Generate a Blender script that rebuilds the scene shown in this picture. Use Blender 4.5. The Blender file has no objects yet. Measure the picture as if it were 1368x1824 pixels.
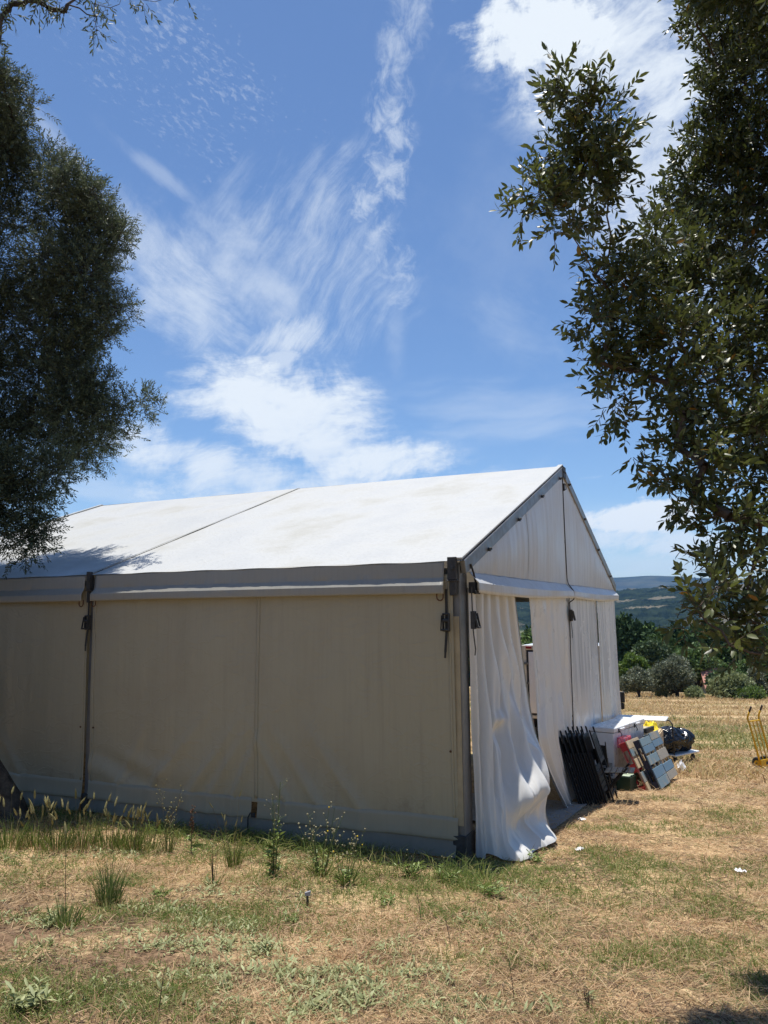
import bpy, bmesh, math, random
import numpy as np
from mathutils import Vector, Matrix
random.seed(7)
rng = np.random.default_rng(11)
SC = bpy.context.scene
COL = SC.collection
rad = math.radians

# ------------------------------------------------------------------ camera
PITCH, ROLL, HC = 0.1252, -0.0115, 2.46
_f = Vector((0, math.cos(PITCH), math.sin(PITCH)))
_u = Vector((0, -math.sin(PITCH), math.cos(PITCH)))
_r = Vector((1, 0, 0))
_r2 = _r * math.cos(ROLL) + _u * math.sin(ROLL)
_u2 = _u * math.cos(ROLL) - _r * math.sin(ROLL)
cd = bpy.data.cameras.new('camera')
cam = bpy.data.objects.new('camera', cd)
COL.objects.link(cam)
m3 = Matrix((_r2, _u2, -_f)).transposed()
cam.matrix_world = Matrix.Translation((0, 0, HC)) @ m3.to_4x4()
cd.sensor_fit = 'VERTICAL'
cd.sensor_height = 36.0
cd.sensor_width = 27.0
cd.lens = 1404.9 / 1824 * 36
cd.clip_start = 0.05
cd.clip_end = 40000
SC.camera = cam

# ------------------------------------------------------------------ site frame
# the tent stands at SITE; local x runs across its gable, local y along its length
YAW = 0.428
G = np.array([math.sin(YAW), math.cos(YAW), 0.0])
L = np.array([-math.cos(YAW), math.sin(YAW), 0.0])
O = np.array([0.768, 8.153, 0.0])
THETA = math.pi / 2 - YAW
EAVE, RIDGE, WID, BAY = 2.973, 4.80, 10.37, 5.0
def W(t, s, h=0.0):
    return O + t * G + s * L + np.array([0, 0, h])
GT = [-60, -20, -1, 0, 12, 70, 84, 100, 140, 200, 350, 600, 9000]
GH = [2.6, 2.17, .08, 0, -.96, -5.28, -6.6, -9.0, -16, -20, -22, -28, -34]
def gz(x, y):
    t = (np.asarray(x) - O[0]) * G[0] + (np.asarray(y) - O[1]) * G[1]
    return np.interp(t, GT, GH)
def gzs(t):
    return float(np.interp(t, GT, GH))

# ------------------------------------------------------------------ sun, sky, exposure
SUN = Vector(tuple(0.115 * L + 0.155 * G + np.array([0, 0, 1.0]))).normalized()
sl = bpy.data.lights.new('sun', 'SUN')
sl.energy = 5.0
sl.angle = rad(0.53)
sl.color = (1.0, 0.955, 0.88)
so = bpy.data.objects.new('sun', sl)
COL.objects.link(so)
so.rotation_euler = SUN.to_track_quat('Z', 'Y').to_euler()
so.location = (0, 0, 30)

SC.view_settings.view_transform = 'Standard'
SC.view_settings.look = 'None'
SC.view_settings.exposure = 0.34
SC.view_settings.gamma = 1.0
SC.view_settings.use_curve_mapping = False


class NT:
    """short-hand for building node trees"""
    def __init__(self, tree):
        self.t = tree
    def n(self, kind, **kw):
        nd = self.t.nodes.new(kind)
        for k, v in kw.items():
            setattr(nd, k, v)
        return nd
    def put(self, sock, v):
        if isinstance(v, bpy.types.NodeSocket):
            self.t.links.new(v, sock)
        elif v is not None:
            sock.default_value = v
    def m(self, op, a, b=None, c=None, clamp=False):
        nd = self.n('ShaderNodeMath', operation=op, use_clamp=clamp)
        for i, v in enumerate((a, b, c)):
            self.put(nd.inputs[i], v)
        return nd.outputs[0]
    def comb(self, x, y, z):
        nd = self.n('ShaderNodeCombineXYZ')
        for i, v in enumerate((x, y, z)):
            self.put(nd.inputs[i], v)
        return nd.outputs[0]
    def sep(self, v):
        nd = self.n('ShaderNodeSeparateXYZ')
        self.put(nd.inputs[0], v)
        return nd.outputs
    def noise(self, vec, scale=5, detail=4, rough=.5, dist=0.0, lac=2.0):
        nd = self.n('ShaderNodeTexNoise')
        self.put(nd.inputs['Vector'], vec)
        nd.inputs['Scale'].default_value = scale
        nd.inputs['Detail'].default_value = detail
        nd.inputs['Roughness'].default_value = rough
        nd.inputs['Lacunarity'].default_value = lac
        nd.inputs['Distortion'].default_value = dist
        return nd.outputs['Fac']
    def ramp(self, f, lo, hi, a=0.0, b=1.0, smooth=True):
        nd = self.n('ShaderNodeMapRange')
        nd.interpolation_type = 'SMOOTHSTEP' if smooth else 'LINEAR'
        self.put(nd.inputs[0], f)
        for i, v in enumerate((lo, hi, a, b)):
            nd.inputs[1 + i].default_value = v
        return nd.outputs[0]
    def mix(self, f, a, b, mode='MIX'):
        nd = self.n('ShaderNodeMix', data_type='RGBA', blend_type=mode)
        self.put(nd.inputs[0], f)
        for s, v in ((nd.inputs[6], a), (nd.inputs[7], b)):
            self.put(s, (*v, 1) if isinstance(v, tuple) and len(v) == 3 else v)
        return nd.outputs[2]
    def mapv(self, vec, scale=(1, 1, 1), rot=(0, 0, 0), loc=(0, 0, 0)):
        nd = self.n('ShaderNodeMapping')
        self.put(nd.inputs[0], vec)
        nd.inputs['Location'].default_value = loc
        nd.inputs['Rotation'].default_value = rot
        nd.inputs['Scale'].default_value = scale
        return nd.outputs[0]


world = bpy.data.worlds.new('World')
SC.world = world
world.use_nodes = True
wt = NT(world.node_tree)
world.node_tree.nodes.clear()
sky = wt.n('ShaderNodeTexSky', sky_type='NISHITA')
sky.sun_disc = False
sky.sun_elevation = math.asin(SUN.z)
sky.sun_rotation = math.atan2(SUN.x, SUN.y)
sky.altitude = 300
sky.air_density = 1.0
sky.dust_density = 0.15
sky.ozone_density = 7.5
bg = wt.n('ShaderNodeBackground')
SKY_STRENGTH = 0.105
bg.inputs[1].default_value = SKY_STRENGTH
wt.put(bg.inputs[0], sky.outputs[0])
tc = wt.n('ShaderNodeTexCoord')
dx, dy, dz = wt.sep(tc.outputs['Generated'])
AZ = wt.m('ARCTAN2', dx, dy)
EL = wt.m('ARCSINE', dz)
vec = wt.comb(AZ, EL, 0.0)
# warped cirrus fields over the whole dome
wn = wt.n('ShaderNodeTexNoise')
wt.put(wn.inputs['Vector'], vec)
wn.inputs['Scale'].default_value = 5.0
wn.inputs['Detail'].default_value = 3.0
wv = wt.n('ShaderNodeVectorMath', operation='MULTIPLY_ADD')
wt.put(wv.inputs[0], wn.outputs['Color'])
wv.inputs[1].default_value = (0.075, 0.075, 0.0)
wt.put(wv.inputs[2], vec)
wvec = wv.outputs[0]
def streak(angle, along, across, scale, detail=6, rough=.6):
    """fibres running at angle (radians, anticlockwise from the horizon)"""
    r = wt.mapv(wvec, rot=(0, 0, -angle))
    return wt.noise(wt.mapv(r, scale=(along, across, 1)), scale, detail, rough)
fine = wt.noise(wvec, 13.0, 10, .62)
fa = streak(rad(53), 1.0, 5.0, 7.0, 11, .72)       # cirrus filaments
fb = streak(rad(-32), 1.0, 3.6, 7.0, 11, .70)
def blend(p, q, k):
    return wt.m('ADD', wt.m('MULTIPLY', p, k), wt.m('MULTIPLY', q, 1.0 - k))
fib = blend(fa, fine, .62)
fib2 = blend(fb, fine, .50)
veil = blend(blend(fa, fb, .5), fine, .40)
pf = blend(wt.noise(wvec, 9.0, 12, .66, .3), streak(rad(8), 1.0, 3.2, 8.0, 11, .70), .55)
puff = wt.m('ADD', wt.m('MULTIPLY', wt.m('SUBTRACT', pf, .5), 2.1), .5)
curd = wt.noise(wvec, 34.0, 6, .66, .4)
horiz = streak(0.0, 1.0, 4.0, 5.0, 7, .6)
fl0 = wt.noise(wt.mapv(wt.mapv(vec, rot=(0, 0, rad(20))), scale=(1.0, 2.2, 1)), 88.0, 3.0, .6, .3)
fleck = wt.m('ADD', fl0, wt.m('MULTIPLY', wt.m('SUBTRACT', wt.noise(vec, 11.0, 4, .6), .52), .55))
low = wt.noise(vec, 2.2, 3, .5)
def blob(az, el, a, b, ang=0.0):
    x = wt.m('SUBTRACT', AZ, az)
    y = wt.m('SUBTRACT', EL, el)
    c, s = math.cos(ang), math.sin(ang)
    u = wt.m('DIVIDE', wt.m('ADD', wt.m('MULTIPLY', x, c), wt.m('MULTIPLY', y, s)), a)
    v = wt.m('DIVIDE', wt.m('SUBTRACT', wt.m('MULTIPLY', y, c), wt.m('MULTIPLY', x, s)), b)
    q = wt.m('ADD', wt.m('MULTIPLY', u, u), wt.m('MULTIPLY', v, v))
    return wt.m('POWER', 2.718, wt.m('MULTIPLY', q, -1.0))
#CLOUDS (azimuth, elevation, half sizes, tilt, texture, gain, cut low, cut high, edge bite)
CLOUDS = [
    (-0.2613, 0.3878, 0.1268, 0.0641, -0.524, 'fib2', 0.62, 0.26, 0.62, 0.30),
    (-0.2290, 0.3511, 0.0441, 0.0285, 0.873, 'fib', 0.55, 0.24, 0.60, 0.30),
    (-0.3106, 0.4273, 0.0683, 0.0569, -0.698, 'veil', 0.50, 0.24, 0.60, 0.30),
    (-0.1692, 0.4070, 0.1128, 0.0641, -0.611, 'veil', 0.55, 0.26, 0.62, 0.30),
    (-0.1182, 0.4478, 0.1532, 0.0854, 0.698, 'fib', 0.52, 0.34, 0.70, 0.22),
    (-0.0441, 0.4106, 0.0979, 0.0854, 0.785, 'fib', 0.50, 0.32, 0.70, 0.24),
    (-0.1036, 0.5166, 0.0873, 0.0214, 1.012, 'fib', 0.35, 0.32, 0.66, 0.22),
    (-0.2065, 0.4865, 0.0625, 0.0214, 1.082, 'fib', 0.30, 0.32, 0.66, 0.22),
    (-0.1215, 0.3394, 0.0622, 0.0320, 0.349, 'fib', 0.72, 0.24, 0.54, 0.30),
    (-0.1322, 0.3153, 0.0290, 0.0285, -0.698, 'puff', 0.60, 0.22, 0.52, 0.40),
    (-0.1427, 0.2656, 0.1181, 0.0470, -0.070, 'puff', 0.95, 0.04, 0.46, 0.50),
    (-0.0995, 0.2435, 0.0996, 0.0569, -0.349, 'puff', 0.92, 0.04, 0.50, 0.42),
    (-0.0887, 0.2120, 0.0847, 0.0427, -0.175, 'puff', 0.80, 0.16, 0.46, 0.45),
    (-0.2364, 0.1881, 0.1054, 0.0285, -0.244, 'puff', 0.84, 0.06, 0.50, 0.45),
    (-0.1738, 0.1702, 0.1191, 0.0299, -0.070, 'puff', 0.78, 0.08, 0.60, 0.42),
    (-0.0130, 0.1865, 0.0984, 0.0299, 0.035, 'puff', 0.94, 0.04, 0.46, 0.48),
    (-0.0887, 0.1555, 0.2027, 0.0342, 0.035, 'puff', 0.80, 0.16, 0.60, 0.35),
    (0.0399, 0.6903, 0.0358, 0.0427, -0.070, 'curd', 0.38, 0.26, 0.66, 0.30),
    (0.0210, 0.6437, 0.0242, 0.0569, -0.105, 'curd', 0.42, 0.26, 0.64, 0.30),
    (0.0161, 0.5856, 0.0282, 0.0498, 0.070, 'curd', 0.50, 0.26, 0.62, 0.30),
    (0.0098, 0.5300, 0.0256, 0.0356, 0.349, 'curd', 0.50, 0.26, 0.60, 0.30),
    (-0.0171, 0.4967, 0.0267, 0.0214, -0.524, 'curd', 0.52, 0.26, 0.60, 0.30),
    (-0.0048, 0.4622, 0.0231, 0.0356, -0.209, 'curd', 0.45, 0.26, 0.62, 0.30),
    (0.0154, 0.4103, 0.0256, 0.0427, -0.349, 'curd', 0.42, 0.26, 0.62, 0.30),
    (0.0181, 0.3435, 0.0176, 0.0498, 0.000, 'veil', 0.25, 0.26, 0.66, 0.30),
    (0.2185, 0.6596, 0.1223, 0.0441, -0.140, 'puff', 1.00, 0.08, 0.36, 0.55),
    (0.1729, 0.6487, 0.0520, 0.0214, 0.175, 'puff', 0.90, 0.10, 0.36, 0.50),
    (0.3104, 0.6181, 0.1610, 0.0783, -0.349, 'puff', 0.88, 0.10, 0.56, 0.35),
    (0.3657, 0.5205, 0.1034, 0.1068, 0.000, 'puff', 0.78, 0.14, 0.66, 0.30),
    (0.4176, 0.4232, 0.1136, 0.1210, 0.000, 'veil', 0.45, 0.20, 0.70, 0.30),
    (0.3026, 0.1074, 0.0833, 0.0256, 0.105, 'puff', 1.00, 0.10, 0.34, 0.60),
    (0.2786, 0.0879, 0.0762, 0.0285, 0.000, 'puff', 0.75, 0.16, 0.48, 0.50),
    (0.3616, 0.0745, 0.0762, 0.0214, 0.000, 'puff', 0.70, 0.18, 0.48, 0.50),
    (0.2652, 0.1606, 0.0280, 0.0050, 0.070, 'puff', 0.60, 0.20, 0.60, 0.40),
    (0.3193, 0.0526, 0.1797, 0.0171, 0.000, 'horiz', 0.40, 0.22, 0.62, 0.30),
    (0.2003, 0.2539, 0.1712, 0.0356, -0.070, 'horiz', 0.26, 0.24, 0.66, 0.30),
    (0.1781, 0.2240, 0.1699, 0.0214, 0.052, 'horiz', 0.28, 0.24, 0.66, 0.30),
    (-0.2891, 0.5144, 0.0634, 0.0100, -0.489, 'fib2', 0.24, 0.24, 0.56, 0.30),
    (-0.4077, 0.5257, 0.0798, 0.0142, -0.698, 'fib2', 0.32, 0.24, 0.56, 0.30),
    (-0.2462, 0.6366, 0.1717, 0.0427, -0.384, 'fleck', 0.20, 0.47, 0.72, 0.15),
    (-0.3528, 0.6374, 0.1460, 0.0356, -0.209, 'fleck', 0.16, 0.46, 0.72, 0.15),
    (-0.2807, 0.5839, 0.1572, 0.0427, -0.524, 'fleck', 0.14, 0.48, 0.72, 0.15),
    (0.1615, 0.3647, 0.0887, 0.0641, -0.698, 'fib2', 0.20, 0.30, 0.70, 0.30),
    (-0.3025, 0.1448, 0.1326, 0.0214, -0.140, 'horiz', 0.34, 0.24, 0.62, 0.30),
    (0.1648, 0.4551, 0.1307, 0.1352, -0.524, 'veil', 0.09, 0.25, 0.66, 0.30),
    (0.0110, 0.0874, 0.6237, 0.0356, 0.000, 'horiz', 0.26, 0.24, 0.70, 0.30),
]
TEX = dict(fib=fib, fib2=fib2, veil=veil, puff=puff, curd=curd, horiz=horiz, fleck=fleck)
dens = wt.m('MULTIPLY', wt.ramp(fib, .50, .85), wt.ramp(low, .45, .8, 0, .22))
for (az, el, a, b, ang, tex, gain, lo, hi, eat) in CLOUDS:
    k = blob(az, el, a, b, ang)
    # the texture eats into the cloud from its edge inwards
    t_ = wt.ramp(wt.m('ADD', TEX[tex], wt.m('MULTIPLY', wt.m('SUBTRACT', k, 1.0), eat)), lo, hi, 0, gain)
    dens = wt.m('MAXIMUM', dens, wt.m('MULTIPLY', t_, wt.ramp(k, 0.02, 0.40)))
dens = wt.m('MINIMUM', dens, 0.97)
cl = wt.n('ShaderNodeBackground')
cl.inputs[0].default_value = (0.86, 0.93, 1.0, 1)
cl.inputs[1].default_value = 0.80
ms = wt.n('ShaderNodeMixShader')
wt.put(ms.inputs[0], dens)
wt.put(ms.inputs[1], bg.outputs[0])
wt.put(ms.inputs[2], cl.outputs[0])
wo = wt.n('ShaderNodeOutputWorld')
wt.put(wo.inputs[0], ms.outputs[0])

# ------------------------------------------------------------------ object helpers
def tag(o, label=None, cat=None, group=None, kind=None):
    if label: o['label'] = label
    if cat: o['category'] = cat
    if group: o['group'] = group
    if kind: o['kind'] = kind
    return o
def empty(name, label, cat, loc=(0, 0, 0), rotz=0.0, group=None):
    o = bpy.data.objects.new(name, None)
    COL.objects.link(o)
    o.location = tuple(float(v) for v in loc)
    o.rotation_euler = (0, 0, rotz)
    return tag(o, label, cat, group)
def link(name, me, parent=None, loc=None, rot=None):
    o = bpy.data.objects.new(name, me)
    COL.objects.link(o)
    if parent is not None: o.parent = parent
    if loc is not None: o.location = tuple(float(v) for v in loc)
    if rot is not None: o.rotation_euler = rot
    return o
def copy_tree(o, parent=None):
    c = o.copy()
    COL.objects.link(c)
    c.parent = parent
    if parent is not None: c.matrix_parent_inverse = o.matrix_parent_inverse
    for ch in list(o.children): copy_tree(ch, c)
    return c
def raw_mesh(name, V, F, mat, smooth=False):
    """V (n,3) array, F (m,k) array of one face size"""
    V = np.asarray(V, np.float32); F = np.asarray(F, np.int32)
    me = bpy.data.meshes.new(name)
    k = F.shape[1]
    me.vertices.add(len(V)); me.vertices.foreach_set('co', V.ravel())
    me.loops.add(F.size); me.loops.foreach_set('vertex_index', F.ravel())
    me.polygons.add(len(F))
    me.polygons.foreach_set('loop_start', np.arange(0, F.size, k, dtype=np.int32))
    me.polygons.foreach_set('loop_total', np.full(len(F), k, np.int32))
    if smooth: me.polygons.foreach_set('use_smooth', np.ones(len(F), bool))
    me.update(calc_edges=True)
    if mat is not None: me.materials.append(mat)
    return me

class MB:
    """collects shapes and links them as one mesh object"""
    def __init__(self):
        self.v = []; self.f = []
    def add(self, vs, fs):
        n = len(self.v)
        self.v += [tuple(float(c) for c in v) for v in vs]
        self.f += [tuple(n + i for i in f) for f in fs]
        return self
    def box(self, x0, x1, y0, y1, z0, z1):
        return self.hexa([(x0, y0, z0), (x1, y0, z0), (x1, y1, z0), (x0, y1, z0), (x0, y0, z1), (x1, y0, z1), (x1, y1, z1), (x0, y1, z1)])
    def hexa(self, p):
        return self.add(p, [(0, 3, 2, 1), (4, 5, 6, 7), (0, 1, 5, 4), (1, 2, 6, 5), (2, 3, 7, 6), (3, 0, 4, 7)])
    def bar(self, a, b, w, d, up=(0, 0, 1)):
        """box beam from a to b; w across, d along up"""
        a = Vector(a); b = Vector(b); ax = (b - a).normalized(); up = Vector(up)
        sx = ax.cross(up)
        if sx.length < 1e-4: sx = ax.cross(Vector((1, 0, 0)))
        sx.normalize(); uz = sx.cross(ax)
        p = []
        for e in (a, b):
            for i, j in ((-1, -1), (1, -1), (1, 1), (-1, 1)):
                p.append(e + sx * (i * w / 2) + uz * (j * d / 2))
        return self.add(p, [(0, 3, 2, 1), (4, 5, 6, 7), (0, 1, 5, 4), (1, 2, 6, 5), (2, 3, 7, 6), (3, 0, 4, 7)])
    def tube(self, pts, r, n=8, cap=True):
        pts = [Vector(tuple(float(c) for c in p)) for p in pts]
        rs = r if hasattr(r, '__len__') else [r] * len(pts)
        base = len(self.v); ref = None
        for i, p in enumerate(pts):
            d = (pts[min(i + 1, len(pts) - 1)] - pts[max(i - 1, 0)]).normalized()
            if ref is None:
                ref = d.cross(Vector((0, 0, 1)))
                if ref.length < 1e-3: ref = d.cross(Vector((1, 0, 0)))
            a = (ref - d * ref.dot(d)).normalized(); ref = a
            b = d.cross(a)
            for k in range(n):
                q = 2 * math.pi * k / n
                self.v.append(tuple(p + (a * math.cos(q) + b * math.sin(q)) * rs[i]))
        for i in range(len(pts) - 1):
            for k in range(n):
                k2 = (k + 1) % n
                self.f.append((base + i * n + k, base + i * n + k2, base + (i + 1) * n + k2, base + (i + 1) * n + k))
        if cap:
            self.f.append(tuple(base + k for k in reversed(range(n))))
            self.f.append(tuple(base + (len(pts) - 1) * n + k for k in range(n)))
        return self
    def disc(self, c, axis, r, w, n=18):
        c = Vector(c); axis = Vector(axis).normalized()
        return self.tube([c - axis * w / 2, c + axis * w / 2], r, n)
    def lathe(self, prof, c=(0, 0, 0), n=18):
        base = len(self.v)
        for (r, z) in prof:
            for k in range(n):
                q = 2 * math.pi * k / n
                self.v.append((c[0] + r * math.cos(q), c[1] + r * math.sin(q), c[2] + z))
        for i in range(len(prof) - 1):
            for k in range(n):
                k2 = (k + 1) % n
                self.f.append((base + i * n + k, base + i * n + k2, base + (i + 1) * n + k2, base + (i + 1) * n + k))
        return self
    def grid(self, fn, us, vs):
        base = len(self.v); nu, nv = len(us), len(vs)
        for u in us:
            for v in vs:
                self.v.append(tuple(float(c) for c in fn(u, v)))
        for i in range(nu - 1):
            for j in range(nv - 1):
                a = base + i * nv + j
                self.f.append((a, a + nv, a + nv + 1, a + 1))
        return self
    def mesh(self, name, mat, smooth=False):
        me = bpy.data.meshes.new(name)
        me.from_pydata(self.v, [], self.f)
        me.update()
        bm = bmesh.new(); bm.from_mesh(me); bmesh.ops.recalc_face_normals(bm, faces=bm.faces); bm.to_mesh(me); bm.free()
        if mat is not None: me.materials.append(mat)
        if smooth: me.polygons.foreach_set('use_smooth', np.ones(len(me.polygons), bool))
        return me
    def build(self, name, mat, parent=None, smooth=False, bevel=0.0, solid=0.0, loc=None, rot=None, seg=1, sharp=0.0):
        o = link(name, self.mesh(name, mat, smooth), parent, loc, rot)
        if sharp: o.data.set_sharp_from_angle(angle=rad(sharp))
        if solid:
            md = o.modifiers.new('thickness', 'SOLIDIFY'); md.thickness = solid; md.offset = 0
        if bevel:
            md = o.modifiers.new('edge', 'BEVEL'); md.width = bevel; md.segments = seg; md.limit_method = 'ANGLE'; md.angle_limit = rad(40)
        return o

# smooth value noise for shaping geometry
_tab = rng.random((256, 256))
def vn(x, y):
    x = np.asarray(x, float); y = np.asarray(y, float)
    xi = np.floor(x).astype(int); yi = np.floor(y).astype(int)
    fx = x - xi; fy = y - yi
    fx = fx * fx * (3 - 2 * fx); fy = fy * fy * (3 - 2 * fy)
    a = _tab[xi & 255, yi & 255]; b = _tab[(xi + 1) & 255, yi & 255]
    c = _tab[xi & 255, (yi + 1) & 255]; d = _tab[(xi + 1) & 255, (yi + 1) & 255]
    return (a * (1 - fx) + b * fx) * (1 - fy) + (c * (1 - fx) + d * fx) * fy
def fbm(x, y, o=4):
    s = 0; a = .5
    for i in range(o):
        s = s + a * vn(x * 2 ** i + 17.3 * i, y * 2 ** i + 5.1 * i); a *= .5
    return s
def sst(x, a, b):
    k = np.clip((np.asarray(x, float) - a) / (b - a), 0, 1)
    return k * k * (3 - 2 * k)

# ------------------------------------------------------------------ materials
def new_mat(name):
    m = bpy.data.materials.new(name); m.use_nodes = True
    nt = NT(m.node_tree); m.node_tree.nodes.clear()
    out = nt.n('ShaderNodeOutputMaterial')
    p = nt.n('ShaderNodeBsdfPrincipled')
    nt.put(out.inputs[0], p.outputs[0])
    return m, nt, p, out
def bump(nt, p, h, strength=.3, dist=.01):
    b = nt.n('ShaderNodeBump')
    b.inputs['Strength'].default_value = strength
    b.inputs['Distance'].default_value = dist
    nt.put(b.inputs['Height'], h)
    nt.put(p.inputs['Normal'], b.outputs[0])
def simple(name, col, rough=.5, metal=0.0, var=.12, scale=8.0, spec=.5, bump_s=0.0, bump_scale=60.0, coat=0.0):
    m, nt, p, out = new_mat(name)
    tcn = nt.n('ShaderNodeTexCoord').outputs['Object']
    f = nt.noise(tcn, scale, 5, .6)
    a = tuple(c * (1 - var) for c in col); b = tuple(min(1, c * (1 + var)) for c in col)
    nt.put(p.inputs['Base Color'], nt.mix(nt.ramp(f, .3, .7), a, b))
    p.inputs['Metallic'].default_value = metal
    nt.put(p.inputs['Roughness'], nt.ramp(nt.noise(tcn, scale * 2.3, 4), .3, .7, max(.04, rough - .08), min(1, rough + .08)))
    p.inputs['Specular IOR Level'].default_value = spec
    p.inputs['Coat Weight'].default_value = coat
    if bump_s: bump(nt, p, nt.noise(tcn, bump_scale, 4), bump_s, .004)
    return m
def pvc(name, col, rough=.42, streak=.15, trans=.05, warm=(.50, .42, .28), stain=.25, wr=0.0, mud=0.0, crease=0.0):
    """coated tent fabric: rain streaks, stains and weave, a little light through it"""
    m, nt, p, out = new_mat(name)
    tco = nt.n('ShaderNodeTexCoord').outputs['Object']
    run = nt.noise(nt.mapv(tco, scale=(9, 9, .35)), 3.0, 6, .65)
    blot = nt.noise(tco, .9, 5, .6)
    c1 = nt.mix(nt.ramp(run, .42, .78, 0, streak), col, tuple(c * .55 for c in col))
    c2 = nt.mix(nt.ramp(blot, .45, .8, 0, stain), c1, warm)
    spots = nt.noise(tco, 38.0, 2, .5)
    c3 = nt.mix(nt.ramp(spots, .76, .84, 0, .35), c2, (.16, .14, .11))
    if mud:
        z_ = nt.sep(tco)[2]
        sp = nt.m('ADD', nt.noise(nt.mapv(tco, scale=(1, 1, .7)), 5.0, 8, .7), nt.m('MULTIPLY', z_, -.42))
        c3 = nt.mix(nt.ramp(sp, .30, .62, 0, mud), c3, (.17, .125, .075))
        run2 = nt.noise(nt.mapv(tco, scale=(5, 5, .16)), 2.2, 7, .7)
        c3 = nt.mix(nt.ramp(run2, .54, .78, 0, .22), c3, tuple(v * .62 for v in warm))
    nt.put(p.inputs['Base Color'], c3)
    nt.put(p.inputs['Roughness'], nt.ramp(blot, .3, .7, rough - .07, rough + .1))
    p.inputs['Specular IOR Level'].default_value = .45
    h = nt.noise(nt.mapv(tco, scale=(14, 14, .8)), 2.0, 5, .6)
    if wr:
        h = nt.m('ADD', nt.m('MULTIPLY', h, 1.0), nt.m('MULTIPLY', nt.noise(tco, 3.2, 4, .55, .6), wr))
    if crease:
        for sc_, st_ in ((1.1, (1, 1, .8)), (2.3, (1, 1, 1.6))):
            cn = nt.m('ABSOLUTE', nt.m('SUBTRACT', nt.noise(nt.mapv(tco, scale=st_), sc_, 3, .5, .5), .5))
            h = nt.m('ADD', h, nt.ramp(cn, 0.0, .035, crease, 0))
    bump(nt, p, h, .35, .006)
    tr = nt.n('ShaderNodeBsdfTranslucent')
    nt.put(tr.inputs[0], c2)
    mx = nt.n('ShaderNodeMixShader')
    mx.inputs[0].default_value = trans
    nt.put(mx.inputs[1], p.outputs[0]); nt.put(mx.inputs[2], tr.outputs[0])
    nt.put(out.inputs[0], mx.outputs[0])
    return m
def leafmat(name, dark, light, rough=.4, trans=.25, yellow=None, spec=.5):
    m, nt, p, out = new_mat(name)
    gi = nt.n('ShaderNodeNewGeometry')
    r = gi.outputs['Random Per Island']
    c = nt.mix(r, dark, light)
    if yellow:
        c = nt.mix(nt.ramp(r, .988, .994, 0, 1), c, yellow)
    # the underside of a leaf is paler
    c = nt.mix(nt.m('MULTIPLY', gi.outputs['Backfacing'], .35), c, tuple(min(1, v * 1.6 + .03) for v in light))
    nt.put(p.inputs['Base Color'], c)
    p.inputs['Roughness'].default_value = rough
    p.inputs['Specular IOR Level'].default_value = spec
    tr = nt.n('ShaderNodeBsdfTranslucent')
    nt.put(tr.inputs[0], nt.mix(.5, c, tuple(min(1, v * 1.5) for v in light)))
    mx = nt.n('ShaderNodeMixShader'); mx.inputs[0].default_value = trans
    nt.put(mx.inputs[1], p.outputs[0]); nt.put(mx.inputs[2], tr.outputs[0])
    nt.put(out.inputs[0], mx.outputs[0])
    return m
def obj_leafmat(name, dark, light, rough=.4, trans=.25, spec=.5):
    """for leaves that are objects of their own: colour varies by object"""
    m = leafmat(name, dark, light, rough, trans, None, spec)
    nt = NT(m.node_tree)
    for nd in m.node_tree.nodes:
        if nd.type == 'NEW_GEOMETRY':
            oi = nt.n('ShaderNodeObjectInfo')
            for lk in list(m.node_tree.links):
                if lk.from_node == nd and lk.from_socket.name == 'Random Per Island':
                    nt.put(lk.to_socket, oi.outputs['Random'])
            break
    return m

M = {}
M['roof'] = pvc('roof_fabric', (.49, .495, .48), .5, .32, .05, (.33, .32, .27), .7, crease=.6)
M['wall'] = pvc('wall_fabric', (.40, .358, .252), .45, .14, .03, (.34, .29, .20), .5, mud=.55, crease=.9)
M['flap'] = pvc('flap_fabric', (.20, .185, .145), .5, .2, .03, stain=.5)
M['hem'] = pvc('hem_fabric', (.345, .315, .23), .45, .10, .03, stain=.2)
M['valance'] = pvc('valance_fabric', (.33, .32, .28), .42, .18, .03, stain=.2)
M['gable'] = pvc('gable_fabric', (.55, .565, .575), .36, .40, .05, stain=.22)
M['curtain'] = pvc('curtain_fabric', (.70, .69, .66), .30, .08, .07, stain=.12, wr=.8)
M['cling'] = pvc('thin_cling_fabric', (.66, .68, .69), .22, .10, .07, stain=.10, wr=1.2)
M['alu'] = simple('aluminium', (.20, .205, .21), .45, .5, .10, 5)
M['alu_dark'] = simple('weathered_steel', (.055, .055, .055), .6, .4, .2, 20)
M['rust'] = simple('rusty_steel', (.13, .065, .035), .75, .3, .35, 40)
M['black_rubber'] = simple('black_rubber', (.018, .018, .018), .6, 0, .2, 20)
M['strap'] = simple('dark_strap', (.035, .034, .032), .8, 0, .2, 60)
M['chair'] = simple('black_lacquered_wood', (.006, .006, .007), .45, 0, .25, 30, .3)
M['enamel'] = simple('white_enamel', (.74, .74, .73), .28, 0, .03, 3, .5, 0)
M['grey_plastic'] = simple('grey_plastic', (.20, .20, .20), .5)
M['yellow'] = simple('yellow_paint', (.62, .36, .012), .42, 0, .12, 15)
M['grip'] = simple('dark_grip', (.020, .017, .022), .6)
M['bag'] = simple('black_plastic_film', (.006, .006, .007), .20, 0, .2, 6, .6, .8, 22)
M['cloth_y'] = simple('yellow_cloth', (.80, .62, .02), .7, 0, .1, 20)
M['green_crate'] = simple('dark_green_plastic', (.012, .035, .018), .45)
M['pale_lid'] = simple('pale_green_lid', (.42, .50, .36), .6)
M['pink'] = simple('pink_plastic', (.85, .20, .27), .35, 0, .1, 10)
M['van_white'] = simple('white_van_paint', (.76, .76, .78), .25, 0, .03, 2, .5, 0, 60, .4)
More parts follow.
